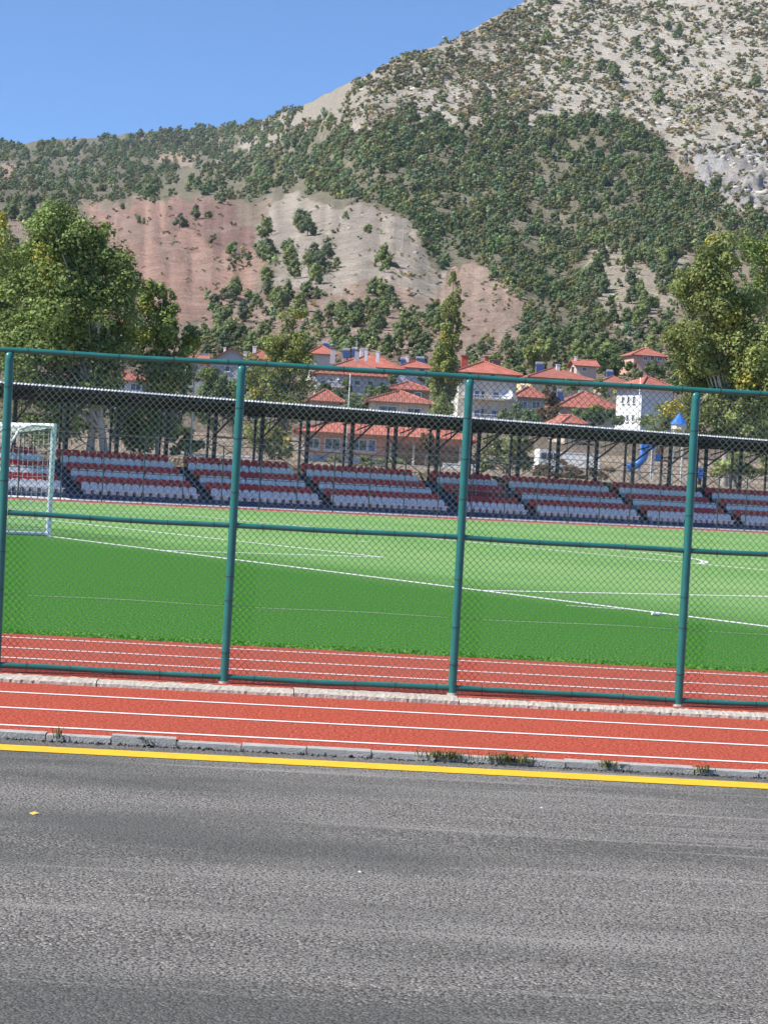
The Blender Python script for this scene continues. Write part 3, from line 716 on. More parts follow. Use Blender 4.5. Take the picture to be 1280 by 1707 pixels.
# flattened, welded head of the post under the top rail
ring = []
for h_, w_, d_ in ((ZTOP-.075, RP, RP), (ZTOP-.045, RP*1.05, RP*.8), (ZTOP-.018, RP*.86, RP*.55)):
    ring.append([(math.cos(2*math.pi*(k+.5)/16)*w_, math.sin(2*math.pi*(k+.5)/16)*d_, h_) for k in range(16)])
bp.add(ring[0]+ring[1]+ring[2], [(i*16+k, i*16+(k+1) % 16, (i+1)*16+(k+1) % 16, (i+1)*16+k) for i in range(2) for k in range(16)]+[tuple(range(32, 48))])
POSTM = bp.mesh('post', M['teal'], True)
bf = MB(); bf.tube((0, 0, -.012), (0, 0, .022), RP+.012, RP+.010, n=14); FOOTM = bf.mesh('post_collar', M['concrete'])
bt_ = MB(); bt_.tube((0, 0, -.004), (0, 0, .004), RP+.0035, n=12); PTIE = bt_.mesh('wire_tie', M['tie'])
br_ = MB(); br_.tube((-.0035, 0, 0), (.0035, 0, 0), RRL+.0035, n=12); br_.tube((0, -.004, -RRL), (.004, -.012, -RRL-.03), .002, n=4); RTIE = br_.mesh('wire_tie', M['tie'])
for i, x in enumerate(PXS):
    p = link('post', POSTM, CF); p.location = (x, 0, 0)
    p.rotation_euler = (0, (-.004, -.006, -.010, .002, .0, .0, .003, 0)[i], 0)
    o = link('post_collar', FOOTM, p)
    for z in (.30, .62+random.uniform(-.05, .05), .95, 1.62, 2.0, 2.33):
        o = link('wire_tie', PTIE, p); o.location = (0, 0, z+random.uniform(-.06, .06)); o.rotation_euler = (random.uniform(-.08, .08), random.uniform(-.06, .06), 0)
for z, nm in ((ZTOP, 'top_rail'), (ZMID, 'middle_rail'), (ZBOT, 'bottom_rail')):
    spans = [(PXS[0], PXS[-1])] if nm == 'top_rail' else [(PXS[i]+RP*.8, PXS[i+1]-RP*.8) for i in range(len(PXS)-1)]
    for a, c in spans:
        b = MB(); n = max(2, int((c-a)/.3)); pts = []
        for k in range(n+1):
            X_ = a+(c-a)*k/n; pts.append((X_, 0, z+.004*math.sin(X_*1.7+z)+.003*math.sin(X_*3.9)))
        b.path(pts, RRL, 14); rl = b.build(nm, M['teal'], CF, True)
        x = a+.22
        while x < c-.08:
            o = link('wire_tie', RTIE, rl); o.location = (x, 0, z+.004*math.sin(x*1.7+z)+.003*math.sin(x*3.9)); o.rotation_euler = (0, random.uniform(-.12, .12), 0)
            x += random.uniform(.30, .46)
# woven mesh of one bay, shared by all bays
BW = PXS[3]-PXS[2]; p_ = .0275; dz = .0290; nwire = int(BW/p_); nseg = int((ZTOP-.02-.03)/dz)
Vs = []; Fs = []; base = 0; rw = .0022
j = np.arange(nseg+1)
for i in range(nwire+1):
    sgn = 1 if i % 2 == 0 else -1
    xs = i*p_+sgn*(p_/2+.0012)*np.where(j % 2 == 0, 1, -1); zs = .035+j*dz
    xs = xs+.006*np.sin(zs*2.3+.5)+.004*np.sin(zs*5.1+i*.05); zs = zs+.006*np.sin(i*p_*2.7)+.004*np.sin(i*p_*6.1+1)
    ys = RRL+.004+sgn*.0022*np.where(j % 2 == 0, 1, -1)+.006*np.sin(i*p_*1.66)*np.sin(zs*1.2)
    P3 = np.c_[xs, ys, zs]
    ring = [(rw, 0), (0, rw), (-rw, 0), (0, -rw)]
    # cross-section kept roughly perpendicular to a 45 degree wire
    up = np.sign(np.diff(xs, append=xs[-2:-1]+(xs[-1]-xs[-2]))); 
    for (ax, ay) in ring: Vs.append(P3+np.c_[np.full(nseg+1, ax*1.25), np.full(nseg+1, ay), np.zeros(nseg+1)])
    m = nseg+1
    for q in range(4):
        a = base+q*m+np.arange(nseg); c = base+((q+1) % 4)*m+np.arange(nseg)
        Fs.append(np.c_[a, c, c+1, a+1])
    base += 4*m
MESHM = np_mesh('mesh_panel', np.concatenate(Vs), np.concatenate(Fs), M['cwire'], False)
for i in range(len(PXS)-1):
    o = link('mesh_panel', MESHM, CF); o.location = (PXS[i], 0, 0); o['kind'] = 'stuff'
b = MB(); b.path([(PXS[0]+k*.3, RRL+.009, .62+Z0-.02+.006*math.sin(k*.9)) for k in range(int((PXS[-1]-PXS[0])/.3)+1)], .0022, 5); b.build('tension_wire', M['wire_g'], CF)

# ------------------------------------------------------------------ goal
M['goal'] = plain('goal_paint', (.78, .79, .80), .4, .06, 12); M['net'] = plain('net_cord', (.62, .62, .60), .8, .08, 5)
GO = tag(empty('football_goal', PO, PA), 'white football goal with a cord net', 'goal')        # local x = into pitch, local y = along the goal line
H = 2.50; HW = 3.72
for s_ in (-1, 1):
    b = MB(); b.tube((0, s_*HW, 0), (0, s_*HW, H+.06), .062, n=14); b.build('goal_post', M['goal'], GO, False)
    b = MB(); b.tube((-.05, s_*HW, .05), (-1.75, s_*HW, .05), .045, n=10); b.build('ground_bar', M['goal'], GO)
    b = MB(); b.path([(-.03, s_*HW, H-.02), (-.55, s_*HW, H-.02), (-.85, s_*HW, H-.12), (-1.0, s_*HW, H-.4)], .028, 8); b.build('net_support', M['goal'], GO)
b = MB(); b.tube((0, -HW, H), (0, HW, H), .060, n=14); b.build('crossbar', M['goal'], GO)
b = MB(); b.tube((-1.75, -HW, .05), (-1.75, HW, .05), .035, n=8); b.build('back_bar', M['goal'], GO)
b = MB(); prof = [(-.02, H-.02), (-.3, H-.10), (-.6, H-.14), (-.88, H-.12), (-1.0, H-.38), (-1.08, H-.8), (-1.22, H-1.3), (-1.42, H-1.8), (-1.6, H-2.2), (-1.73, .06)]
def cord(pts): b.path(pts, .0042, 4)
y = -HW
while y <= HW+.01:
    sag = .06*math.sin((y+HW)*2.1)
    cord([(x+sag*(.3 if 0 < i < 9 else 0), y, z-(.05*math.sin((y+HW)*1.7)**2 if 0 < i < 4 else 0)) for i, (x, z) in enumerate(prof)]); y += .124
def profat(f):
    f *= len(prof)-1; i = min(int(f), len(prof)-2); f -= i
    return (prof[i][0]*(1-f)+prof[i+1][0]*f, prof[i][1]*(1-f)+prof[i+1][1]*f)
for k in range(1, 30):
    x, z = profat(k/30); cord([(x+.06*math.sin((yy+HW)*2.1)*.3, yy, z-.03*math.sin((yy+HW)*1.7)**2) for yy in np.linspace(-HW, HW, 40)])
for s_ in (-1, 1):
    for k in range(1, 20):
        z = .06+(H-.12)*k/20; xb = -1.73+(z-.06)/(H-.4)*.75 if z < H-.3 else -.9
        cord([(xb*q, s_*HW, z-.04*math.sin(q*3.1)) for q in (0, .25, .5, .75, 1)])
    for k in range(1, 14):
        x = -1.7*k/14; zt = H-.08 if x > -.9 else H-.3-(-.9-x)*2.5
        if zt > .3: cord([(x, s_*HW, .06), (x+.02, s_*HW, zt*.5), (x, s_*HW, zt)])
b.build('net', M['net'], GO)['kind'] = 'stuff'
# ------------------------------------------------------------------ houses of the village
def wallmat(name, c): return plain(name, c, .9, .10, .6, bump=.2)
M['w_cream'] = wallmat('cream_render', (.64, .58, .49)); M['w_white'] = wallmat('white_render', (.74, .74, .73)); M['w_pink'] = wallmat('pink_render', (.62, .36, .29))
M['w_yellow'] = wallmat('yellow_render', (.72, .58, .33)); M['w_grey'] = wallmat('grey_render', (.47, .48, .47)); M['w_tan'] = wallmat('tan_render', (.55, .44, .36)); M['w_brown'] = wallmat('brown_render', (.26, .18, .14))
t = NT('roof_tiles'); v = t.coord('Object'); wv = t.node('ShaderNodeTexWave'); wv.inputs['Scale'].default_value = 1.25; wv.inputs['Distortion'].default_value = .6; t.l.new(v, wv.inputs['Vector'])
n = t.noise(v, 1.3, 5, .65); n2 = t.noise(v, 9, 4, .7)
c = t.ramp(n, [(.28, (.30, .095, .065)), (.55, (.44, .150, .105)), (.78, (.52, .25, .18))]); c = t.mix(t.ramp(n2, [(.36, (.6, .6, .6)), (.5, (0, 0, 0))]), c, (.24, .085, .06))
oi_ = t.node('ShaderNodeObjectInfo'); c = t.mix(1.0, c, t.ramp(oi_.outputs['Random'], [(0, (.78, .85, .9)), (1, (1.12, 1.05, 1.05))]), 'MULTIPLY')
t.set(Base_Color=c, Roughness=.85); t.bump(t.math('ADD', wv.outputs['Fac'], n2), .5, .06); M['tiles'] = t.m
M['eave'] = plain('eave_wood', (.16, .085, .06), .8, .2, 4); M['frame'] = plain('window_frame', (.66, .67, .70), .5, .05, 4)
t = NT('window_glass'); t.set(Base_Color=(.035, .045, .070), Roughness=.12); t.b.inputs['Specular IOR Level'].default_value = .8; M['glass'] = t.m
t = NT('blue_glass'); t.set(Base_Color=(.10, .16, .34), Roughness=.2); M['blueglass'] = t.m
t = NT('solar_glass'); t.set(Base_Color=(.03, .05, .13), Roughness=.12); M['solar'] = t.m
M['brick'] = plain('chimney_brick', (.38, .12, .09), .9, .2, 5); M['metal'] = plain('pale_metal', (.55, .56, .58), .4, .1, 4, .6); M['dish'] = plain('dish_white', (.78, .78, .78), .4, .04, 4)

def house(label, Y, xl, xr, ye, yr, depth, rot, wall, roof='hip', wins=(), chims=(), solars=(), dishes=(), balconies=(), side=(), over=.55, group=None, name='house', flip_door=None):
    c_, s_ = math.cos(rot), math.sin(rot)
    pm = at((xl+xr)/2, ye, Y); X = pm.x; gz = ground_z(X, Y)-.3
    def loc(px, py):
        p = at(px, py, Y); k = p.x/Y; lx = (k*Y-X)/(c_-k*s_); Yq = Y+lx*s_
        return lx, CAM_H+(p.z-CAM_H)*Yq/Y-gz
    H = tag(empty(name, (X, Y, gz), rot), label, 'house', group)
    a, b2 = loc(xl, ye)[0], loc(xr, ye)[0]; he = pm.z-gz; hr = at((xl+xr)/2, yr, Y+depth*.4).z-gz; hr = max(hr, he+.7)
    b = MB(); b.box(a, b2, 0, depth, -1.5, he)
    if roof == 'gable': b.add([(a, 0, he), (a, depth, he), (a, depth/2, hr-.12)], [(0, 1, 2)]); b.add([(b2, 0, he), (b2, depth, he), (b2, depth/2, hr-.12)], [(0, 2, 1)])
    if roof == 'gable_y':
        m = (a+b2)/2; b.add([(a, 0, he), (b2, 0, he), (m, 0, hr-.12)], [(0, 1, 2)]); b.add([(a, depth, he), (b2, depth, he), (m, depth, hr-.12)], [(0, 2, 1)])
    b.build('wall', M[wall], H)
    x0, x1, y0, y1 = a-over, b2+over, -over, depth+over; zl = he-.10; th = .16
    if roof == 'hip':
        w_, d_ = x1-x0, y1-y0; e = min(w_, d_)/2
        if w_ >= d_: R0, R1 = (x0+e, (y0+y1)/2, hr), (x1-e, (y0+y1)/2, hr)
        else: R0, R1 = ((x0+x1)/2, y0+e, hr), ((x0+x1)/2, y1-e, hr)
        P = [(x0, y0, zl), (x1, y0, zl), (x1, y1, zl), (x0, y1, zl)]
        fs = [(0, 1, 5, 4), (2, 3, 4, 5), (1, 2, 5), (3, 0, 4)] if w_ >= d_ else [(0, 1, 4), (1, 2, 5, 4), (2, 3, 5), (3, 0, 4, 5)]
        ridges = [(R0, R1)]+[(P[0], R0), (P[1], R1 if w_ >= d_ else R0)]
    elif roof == 'gable':
        P = [(x0, y0, zl), (x1, y0, zl), (x1, y1, zl), (x0, y1, zl)]; R0, R1 = (x0, (y0+y1)/2, hr), (x1, (y0+y1)/2, hr); fs = [(0, 1, 5, 4), (2, 3, 4, 5)]; ridges = [(R0, R1)]
    else:
        P = [(x0, y0, zl), (x1, y0, zl), (x1, y1, zl), (x0, y1, zl)]; R0, R1 = ((x0+x1)/2, y0, hr), ((x0+x1)/2, y1, hr); fs = [(3, 0, 4, 5), (1, 2, 5, 4)]; ridges = [(R0, R1)]
    b = MB(); vs = P+[R0, R1]; b.add(vs, fs); b.add([(x, y, z-th) for x, y, z in vs], [tuple(reversed(f)) for f in fs])
    rf = b.build('roof', M['tiles'], H)
    b = MB()
    if roof == 'hip':
        for p, q in ((0, 1), (1, 2), (2, 3), (3, 0)): b.quad(P[p], P[q], (P[q][0], P[q][1], zl-th), (P[p][0], P[p][1], zl-th))
    else:
        ring = ([0, 1, 5, 2, 3, 4] if roof == 'gable' else [0, 4, 1, 2, 5, 3])
        for i in range(6):
            p, q = vs[ring[i]], vs[ring[(i+1) % 6]]; b.quad(p, q, (q[0], q[1], q[2]-th), (p[0], p[1], p[2]-th))
    b.build('eave_board', M['eave'], rf)
    b = MB()
    for p, q in ridges: b.tube((p[0], p[1], p[2]+.02), (q[0], q[1], q[2]+.02), .13, n=6)
    b.build('ridge_tiles', M['tiles'], rf)
    def window(fx0, fx1, z0, z1, y, nrm=(0, -1), glass='glass', mull=True):
        """y-plane facade when nrm=(0,-1); x-plane facade when nrm=(-1,0) (then fx are y values)"""
        b = MB(); g = MB(); w_ = fx1-fx0; fr = min(.10, w_*.12)
        def bx(m, u0, u1, d0, d1, q0, q1):
            if nrm[0] == 0: m.box(u0, u1, y-d1, y-d0, q0, q1)
            else: m.box(y-d1, y-d0, u0, u1, q0, q1)
        bx(b, fx0, fx0+fr, 0.002, .09, z0, z1); bx(b, fx1-fr, fx1, 0.002, .09, z0, z1); bx(b, fx0+fr, fx1-fr, 0.002, .09, z0, z0+fr); bx(b, fx0+fr, fx1-fr, 0.002, .09, z1-fr, z1)
        if mull and w_ > .9:
            k = max(2, int(round(w_/.8)))
            for i in range(1, k): bx(b, fx0+w_*i/k-.03, fx0+w_*i/k+.03, .003, .08, z0+fr, z1-fr)
        f = b.build('window', M['frame'], H)
        bx(g, fx0+fr*.9, fx1-fr*.9, .001, .035, z0+fr*.9, z1-fr*.9); g.build('pane', M[glass], f)
        s = MB(); bx(s, fx0-.06, fx1+.06, .002, .16, z0-.08, z0-.004); s.build('sill', M['frame'], f)
    for wn_ in wins:
        (x0_, y0_, x1_, y1_) = wn_[:4]; l0, zt = loc(x0_, y0_); l1, zb = loc(x1_, y1_); window(l0, l1, zb, zt, 0, glass=wn_[4] if len(wn_) > 4 else 'glass')
    for (f0, f1, z0, z1) in side: window(depth*f0, depth*f1, he*z0, he*z1, a, (-1, 0))
    for (px, yt, yb, wpx, mt) in chims:
        Yc = Y+depth*.38; lx, _ = loc(px, ye); zt = at(px, yt, Yc).z-gz; zb = min(at(px, yb, Yc).z-gz, zt-.5)-.8; w_ = wpx*Y/F_PX/2
        b = MB(); b.box(lx-w_, lx+w_, depth*.38-w_*.8, depth*.38+w_*.8, zb, zt-.14); ch = b.build('chimney', M[mt], H)
        b = MB(); b.box(lx-w_*1.25, lx+w_*1.25, depth*.38-w_, depth*.38+w_, zt-.10, zt); b.box(lx-w_*.7, lx+w_*.7, depth*.38-w_*.6, depth*.38+w_*.6, zt-.142, zt-.098); b.build('cap', M['eave' if mt == 'w_grey' else mt], ch)
    for (px, py, wpx) in solars:
        lx, zz = loc(px, py); w_ = wpx*Y/F_PX; y0_ = depth*.30
        zr_ = he+(hr-he)*.6
        zz = max(zz*.98, zr_)
        b = MB(); b.add([(lx-w_/2, y0_-.5, zz-.5), (lx+w_/2, y0_-.5, zz-.5), (lx+w_/2, y0_+.8, zz+.55), (lx-w_/2, y0_+.8, zz+.55), (lx-w_/2, y0_-.44, zz-.56), (lx+w_/2, y0_-.44, zz-.56), (lx+w_/2, y0_+.86, zz+.49), (lx-w_/2, y0_+.86, zz+.49)],
                        [(0, 1, 2, 3), (7, 6, 5, 4), (0, 4, 5, 1), (1, 5, 6, 2), (2, 6, 7, 3), (3, 7, 4, 0)]); sp_ = b.build('solar_panel', M['solar'], H)
        b = MB(); b.tube((lx-w_*.45, y0_+1.0, zz+.7), (lx+w_*.45, y0_+1.0, zz+.7), .26, n=10)
        b.build('water_tank', M['metal'], sp_)
        for q in (-1, 1):
            b = MB(); b.tube((lx+q*w_*.4, y0_+1.0, zz-1.2), (lx+q*w_*.4, y0_+1.0, zz+.6), .04, n=4); b.build('leg', M['metal'], sp_)
            b = MB(); b.tube((lx+q*w_*.4, y0_-.4, zz-1.6), (lx+q*w_*.4, y0_-.4, zz-.5), .03, n=4); b.build('leg', M['metal'], sp_)
    for (px, py, rpx) in dishes:
        lx, zz = loc(px, py); R_ = rpx*Y/F_PX; b = MB(); n_ = 16; vs = [(lx, -.95, zz)]
        for rr, dy in ((.5, -1.02), (1.0, -1.22)):
            vs += [(lx+R_*rr*math.cos(2*math.pi*k/n_), dy+.25*R_*rr*math.sin(2*math.pi*k/n_), zz+R_*rr*.85*math.sin(2*math.pi*k/n_)) for k in range(n_)]
        fs = [(0, 1+k, 1+(k+1) % n_) for k in range(n_)]+[(1+k, 1+n_+k, 1+n_+(k+1) % n_, 1+(k+1) % n_) for k in range(n_)]
        b.add(vs, fs); b.tube((lx, -.95, zz), (lx, -.02, zz-.3), .05, n=5); b.build('satellite_dish', M['dish'], H)
    for (x0_, ytop, x1_, ybot) in balconies:
        l0, zt = loc(x0_, ytop); l1, zb = loc(x1_, ybot); b = MB(); b.box(l0, l1, -1.2, -.002, zb-.18, zb); bal = b.build('balcony', M['w_cream'], H)
        b = MB(); b.tube((l0+.04, -1.16, zt), (l1-.04, -1.16, zt), .04, n=5); k = int((l1-l0)/.28)
        for i in range(k+1): b.tube((l0+.04+(l1-l0-.08)*i/k, -1.16, zb), (l0+.04+(l1-l0-.08)*i/k, -1.16, zt), .022, n=4)
        for e in (l0+.04, l1-.04): b.tube((e, -1.16, zt), (e, -.01, zt), .035, n=4)
        b.build('railing', M['frame'], bal)
    return H

PB = house('low pink building with wide windows seen beneath the grandstand roof', 178, 508, 778, 724, 698, 9, .02, 'w_pink',
      wins=[(512, 729, 533, 749), (541, 729, 567, 752), (570, 731, 579, 764, 'blueglass'), (585, 731, 612, 753), (614, 732, 626, 754, 'blueglass')], over=1.0)
b = MB(); b.box(.05, 6.7, -.16, -.004, -1.0, 1.95); b.build('porch_shade_panel', M['w_brown'], PB)  # brown panel over the right half: porch shade put into its colour
for k in range(4): b = MB(); b.box(.35+k*1.95, .53+k*1.95, -.55, -.35, -1.0, 2.0); b.build('porch_post', M['w_cream'], PB)
b = MB(); b.box(-6.9, .02, -.14, -.004, -1.0, .42); b.build('plinth', M['w_white'], PB)
house('cream house with a low hipped roof and two white framed windows', 205, 618, 716, 669, 652, 9, .04, 'w_cream', wins=[(630, 675, 662, 688), (678, 679, 701, 692)], side=[(.3, .6, .35, .7)])
house('small red roofed house half hidden by leafy trees', 216, 520, 566, 667, 650, 7, .1, 'w_tan', wins=[(530, 674, 540, 684), (548, 675, 558, 685)])
house('large house with a broad red hipped roof and four chimneys', 265, 528, 652, 624, 599, 11, .06, 'w_grey',
      wins=[(534, 633, 543, 643), (549, 630, 555, 640), (563, 632, 574, 642), (577, 632, 585, 643), (590, 633, 601, 643), (612, 634, 622, 645), (632, 636, 641, 646)],
      chims=[(596, 583, 598, 7, 'w_grey'), (555, 580, 596, 8, 'w_grey'), (611, 581, 592, 5, 'w_white'), (631, 585, 594, 5, 'w_white')], dishes=[(522, 631, 3.5), (561, 632, 3)], balconies=[(545, 636, 580, 645)])
house('pale house whose red roof rises behind the broad hipped roof', 288, 578, 668, 611, 591, 10, .2, 'w_white', wins=[(651, 615, 660, 626)], chims=[(610, 582, 592, 5, 'w_white')])
house('white house with two tilted solar water heaters on its red roof', 302, 668, 722, 612, 603, 8, .12, 'w_white', wins=[(675, 616, 683, 624), (684, 616, 691, 624), (699, 614, 707, 625)], chims=[(683, 594, 603, 4, 'w_white'), (691, 596, 604, 6, 'brick')], solars=[(677, 603, 11), (705, 602, 15)])
house('low red canopy house just behind the cream house', 242, 650, 716, 648, 637, 7, .1, 'w_brown', wins=[(661, 652, 672, 664), (690, 653, 702, 665, 'blueglass')])
house('apartment house with blue balconies and a big white satellite dish', 232, 766, 862, 621, 604, 10, .14, 'w_cream',
      wins=[(774, 648, 786, 663, 'blueglass'), (790, 650, 799, 664, 'blueglass'), (801, 651, 807, 665), (820, 652, 832, 665, 'blueglass'), (773, 681, 784, 696), (789, 682, 799, 697, 'blueglass'), (801, 681, 806, 696), (818, 683, 836, 697, 'blueglass'), (816, 623, 826, 630), (842, 627, 852, 634), (778, 619, 788, 628)],
      chims=[(783, 593, 605, 12, 'brick'), (820, 594, 608, 7, 'brick'), (836, 600, 610, 14, 'w_brown')], solars=[(766, 603, 9)], dishes=[(840, 657, 11)], balconies=[(770, 657, 858, 667), (770, 689, 858, 699)], side=[(.2, .4, .3, .5), (.6, .8, .3, .5), (.2, .4, .62, .8)])
house('yellow house with a red hipped roof and dark chimney', 300, 884, 984, 630, 613, 9, .16, 'w_yellow', wins=[(890, 634, 898, 641), (909, 631, 920, 640), (938, 631, 947, 641), (960, 634, 970, 642)],
      chims=[(907, 613, 622, 4, 'w_white'), (938, 608, 618, 6, 'w_white'), (963, 612, 622, 4, 'w_brown')], solars=[(908, 611, 13)], side=[(.3, .6, .4, .75)])
house('small red roofed cottage above the yellow house', 345, 961, 994, 609, 600, 6, .1, 'w_tan', roof='gable', wins=[(970, 612, 977, 619)], chims=[(963, 594, 601, 4, 'w_white')])
house('pink three windowed house standing high on the wooded slope', 390, 1056, 1108, 592, 581, 8, .2, 'w_pink', wins=[(1071, 593, 1079, 601), (1083, 593, 1090, 601), (1095, 594, 1103, 602)], chims=[(1085, 579, 584, 4, 'w_white')], side=[(.3, .5, .5, .75)])
house('white tower like building with slit windows and a red pyramid roof', 230, 1070, 1122, 646, 629, 4.6, .52, 'w_white', side=[(f, f+.085, z, z+.12) for z in (.38, .70) for f in (.24, .46, .68)], over=.7)
house('long red roofed house with a solar panel beside the white tower', 256, 934, 1028, 679, 653, 9, .12, 'w_tan', wins=[(1000, 684, 1008, 694), (1014, 685, 1023, 695)], solars=[(980, 662, 14), (942, 660, 10)])
house('grey fronted house with a plain red roof beside the apartment balconies', 250, 860, 908, 661, 646, 7, .1, 'w_grey', wins=[(864, 668, 878, 682), (886, 668, 900, 682)])
house('tiny red roofed shed among bushes behind the grandstand', 214, 942, 968, 704, 693, 5, .25, 'w_tan')
house('white gable fronted house with a red roof by the leaning lamp post', 262, 350, 422, 605, 582, 9, .04, 'w_grey', roof='gable_y', wins=[(398, 604, 406, 614), (375, 610, 384, 620)], chims=[(372, 579, 592, 4, 'w_white'), (407, 586, 598, 6, 'w_white')])
house('red roofed house glimpsed behind the leafy tree and lamp post', 282, 312, 346, 602, 591, 8, .2, 'w_cream', roof='gable', wins=[(322, 608, 330, 616)])
house('small house with a tall chimney beyond the white gable', 296, 418, 452, 597, 586, 8, .1, 'w_cream', chims=[(425, 577, 590, 6, 'w_white')], wins=[(428, 602, 436, 610)])
house('pale house seen in gaps through the large leafy trees', 232, 100, 250, 630, 608, 10, .05, 'w_white', wins=[(143, 636, 157, 650), (180, 637, 194, 650), (218, 638, 236, 652)], chims=[(190, 600, 612, 6, 'brick')])
house('red roofed hill house showing through the tall tree', 415, 135, 205, 533, 521, 9, .1, 'w_white', wins=[(150, 540, 160, 550), (178, 541, 188, 551)])
house('small red roofed house with a rooftop solar heater at the foot of the clay hill', 312, 520, 556, 589, 577, 7, .15, 'w_cream', chims=[(556, 576, 588, 6, 'w_grey')], solars=[(547, 577, 11)])
house('low dim roofed house between the cottage and the pink house', 332, 1004, 1044, 637, 628, 7, .1, 'w_tan', solars=[(1022, 624, 12)], wins=[(1010, 642, 1018, 650)])
house('grey roofline house among several rooftop water heaters', 300, 588, 640, 604, 594, 7, .1, 'w_grey', roof='gable', solars=[(580, 588, 13), (594, 586, 10)], chims=[(606, 580, 590, 4, 'w_white')])
# ------------------------------------------------------------------ broadleaf trees and bushes
M['bark'] = plain('bark', (.20, .17, .14), .9, .35, 3, bump=.5); M['bark_pale'] = plain('pale_bark', (.42, .39, .34), .9, .25, 3, bump=.4)
M['leaf_a'] = leaf_mat('plane_leaves', (.205, .275, .085), .30, 0.0); M['leaf_b'] = leaf_mat('poplar_leaves', (.255, .300, .100), .30, 0.0); M['leaf_c'] = leaf_mat('olive_leaves', (.270, .300, .150), .30, 0.0)
M['leaf_d'] = leaf_mat('dry_leaves', (.175, .120, .070), .3, 0.0); M['leaf_e'] = leaf_mat('bush_leaves', (.140, .205, .080), .28, 0.0)
def leaves(centers, radii, n, size, r, warm=.1, clump=0, shell=0):
    """leaf blades on many small lobes spread over ellipsoids: vertices, quads, tint"""
    L_, S_, tone_, warm_ = [], [], [], []
    for c, R in zip(centers, radii):
        R = np.array(R); m = max(7, int(17*(R.prod()**(1/3)/1.6)**1.3)); d = r.normal(size=(m, 3)); d[:, 2] += .15; d /= np.linalg.norm(d, axis=1)[:, None]
        L_.append(np.array(c)+d*R*r.uniform(.35, 1.0, (m, 1))); S_.append(r.uniform(.26, .44, m)[:, None]*R.clip(.3, 9)*np.array([1, 1, .85]))
    L_ = np.concatenate(L_); S_ = np.concatenate(S_); nl = len(L_); area = (S_.prod(1))**(2/3); pr = area/area.sum()
    ltone = np.exp(r.normal(0, .20, nl)); lw = r.uniform(0, 1, nl) < warm
    j = r.choice(nl, n, p=pr); d = r.normal(size=(n, 3)); d[:, 2] += .3; d /= np.linalg.norm(d, axis=1)[:, None]
    p = L_[j]+d*S_[j]*(r.uniform(.35, 1, n)**.45)[:, None]*r.uniform(.92, 1.22, (n, 1))
    nrm = d*.9+r.normal(size=(n, 3))*.42+np.array([0, 0, .25]); nrm /= np.linalg.norm(nrm, axis=1)[:, None]
    t1 = np.cross(nrm, r.normal(size=(n, 3))); t1 /= np.linalg.norm(t1, axis=1)[:, None]; t2 = np.cross(nrm, t1)
    s = (size*r.uniform(.5, 1.3, n))[:, None]
    V = np.stack([p-t1*s*.6, p+t2*s*.42-t1*s*.06, p+t1*s*.6-nrm*s*.15, p-t2*s*.42-t1*s*.06], 1).reshape(-1, 3)
    w_ = lw[j] | (r.uniform(0, 1, n) < warm*.25); tone = ltone[j]*np.exp(r.normal(0, .20, n))
    col = np.c_[tone*np.where(w_, 1.45, 1.0)*r.uniform(.88, 1.15, n), tone*np.where(w_, 1.15, 1.0), tone*np.where(w_, .75, 1.0)]
    return V, np.arange(n*4).reshape(-1, 4), col
def tree(name, label, cat, Y, base, blobs, n, size, leaf, group=None, bark='bark', tr=.22, warm=.1, stems=1, seed=1, flat=.8):
    r = np.random.default_rng(seed); p0 = at(base[0], base[1], Y); gz = ground_z(p0.x, Y); p0.z = min(gz, p0.z) if base[1] > 700 else gz
    T_ = tag(empty(name, p0), label, cat, group); k = Y/F_PX; C_, R_ = [], []
    for (px, py, rx, ry) in blobs:
        c = at(px, py, Y)-p0; m = (rx+ry)/2*flat*k; C_.append((c.x, r.uniform(-.35, .35)*m, c.z)); R_.append((rx*k, m, ry*k))
    V, Fq, col = leaves(C_, R_, n, size, r, warm); link('crown', np_mesh('crown', V, Fq, M[leaf], False, col), T_)
    b = MB(); top = max(c[2]+rr[2]*.5 for c, rr in zip(C_, R_)); zmin = min(c[2]-rr[2] for c, rr in zip(C_, R_))
    for q in range(stems):
        ox = (q-(stems-1)/2)*tr*2.2; mx = np.mean([c[0] for c in C_])
        pts = [(ox+(mx-ox)*f*.8+r.normal(0, tr*.6), r.normal(0, tr*.5), -.4+(top*.86+.4)*f) for f in np.linspace(0, 1, 7)]
        b.path(pts, [tr*(1-.85*f) for f in np.linspace(0, 1, 7)], 8)
        for c, rr in zip(C_, R_):
            for _ in range(2):
                f = r.uniform(.25, .6); i = int(f*6); s0 = Vector(pts[i]); e = Vector(c)+Vector(r.normal(0, .35, 3))*Vector(rr).length*.5; m = s0.lerp(e, .5)+Vector((0, 0, .08*abs(e.z-s0.z)))
                b.path([s0, m, e], [tr*.42, tr*.26, tr*.06], 5)
    b.build('trunk', M[bark], T_, True); return T_
tree('broadleaf_tree', 'big dark green leafy tree rising behind the goal and stand roof', 'tree', 137, (165, 765), [(95, 400, 62, 62), (150, 430, 55, 60), (60, 470, 70, 70), (185, 480, 50, 60), (120, 520, 85, 70), (60, 590, 75, 80), (150, 610, 80, 70), (90, 690, 80, 60), (200, 560, 45, 55)], 56000, .21, 'leaf_a', bark='bark_pale', tr=.30, warm=.05, stems=2, seed=3)
tree('broadleaf_tree', 'lower bright topped leafy tree beside the big dark green tree', 'tree', 141, (262, 765), [(268, 500, 34, 42), (245, 560, 45, 52), (290, 570, 34, 45), (265, 630, 55, 50), (240, 700, 60, 55)], 22000, .20, 'leaf_a', bark='bark_pale', tr=.2, warm=.10, seed=4)
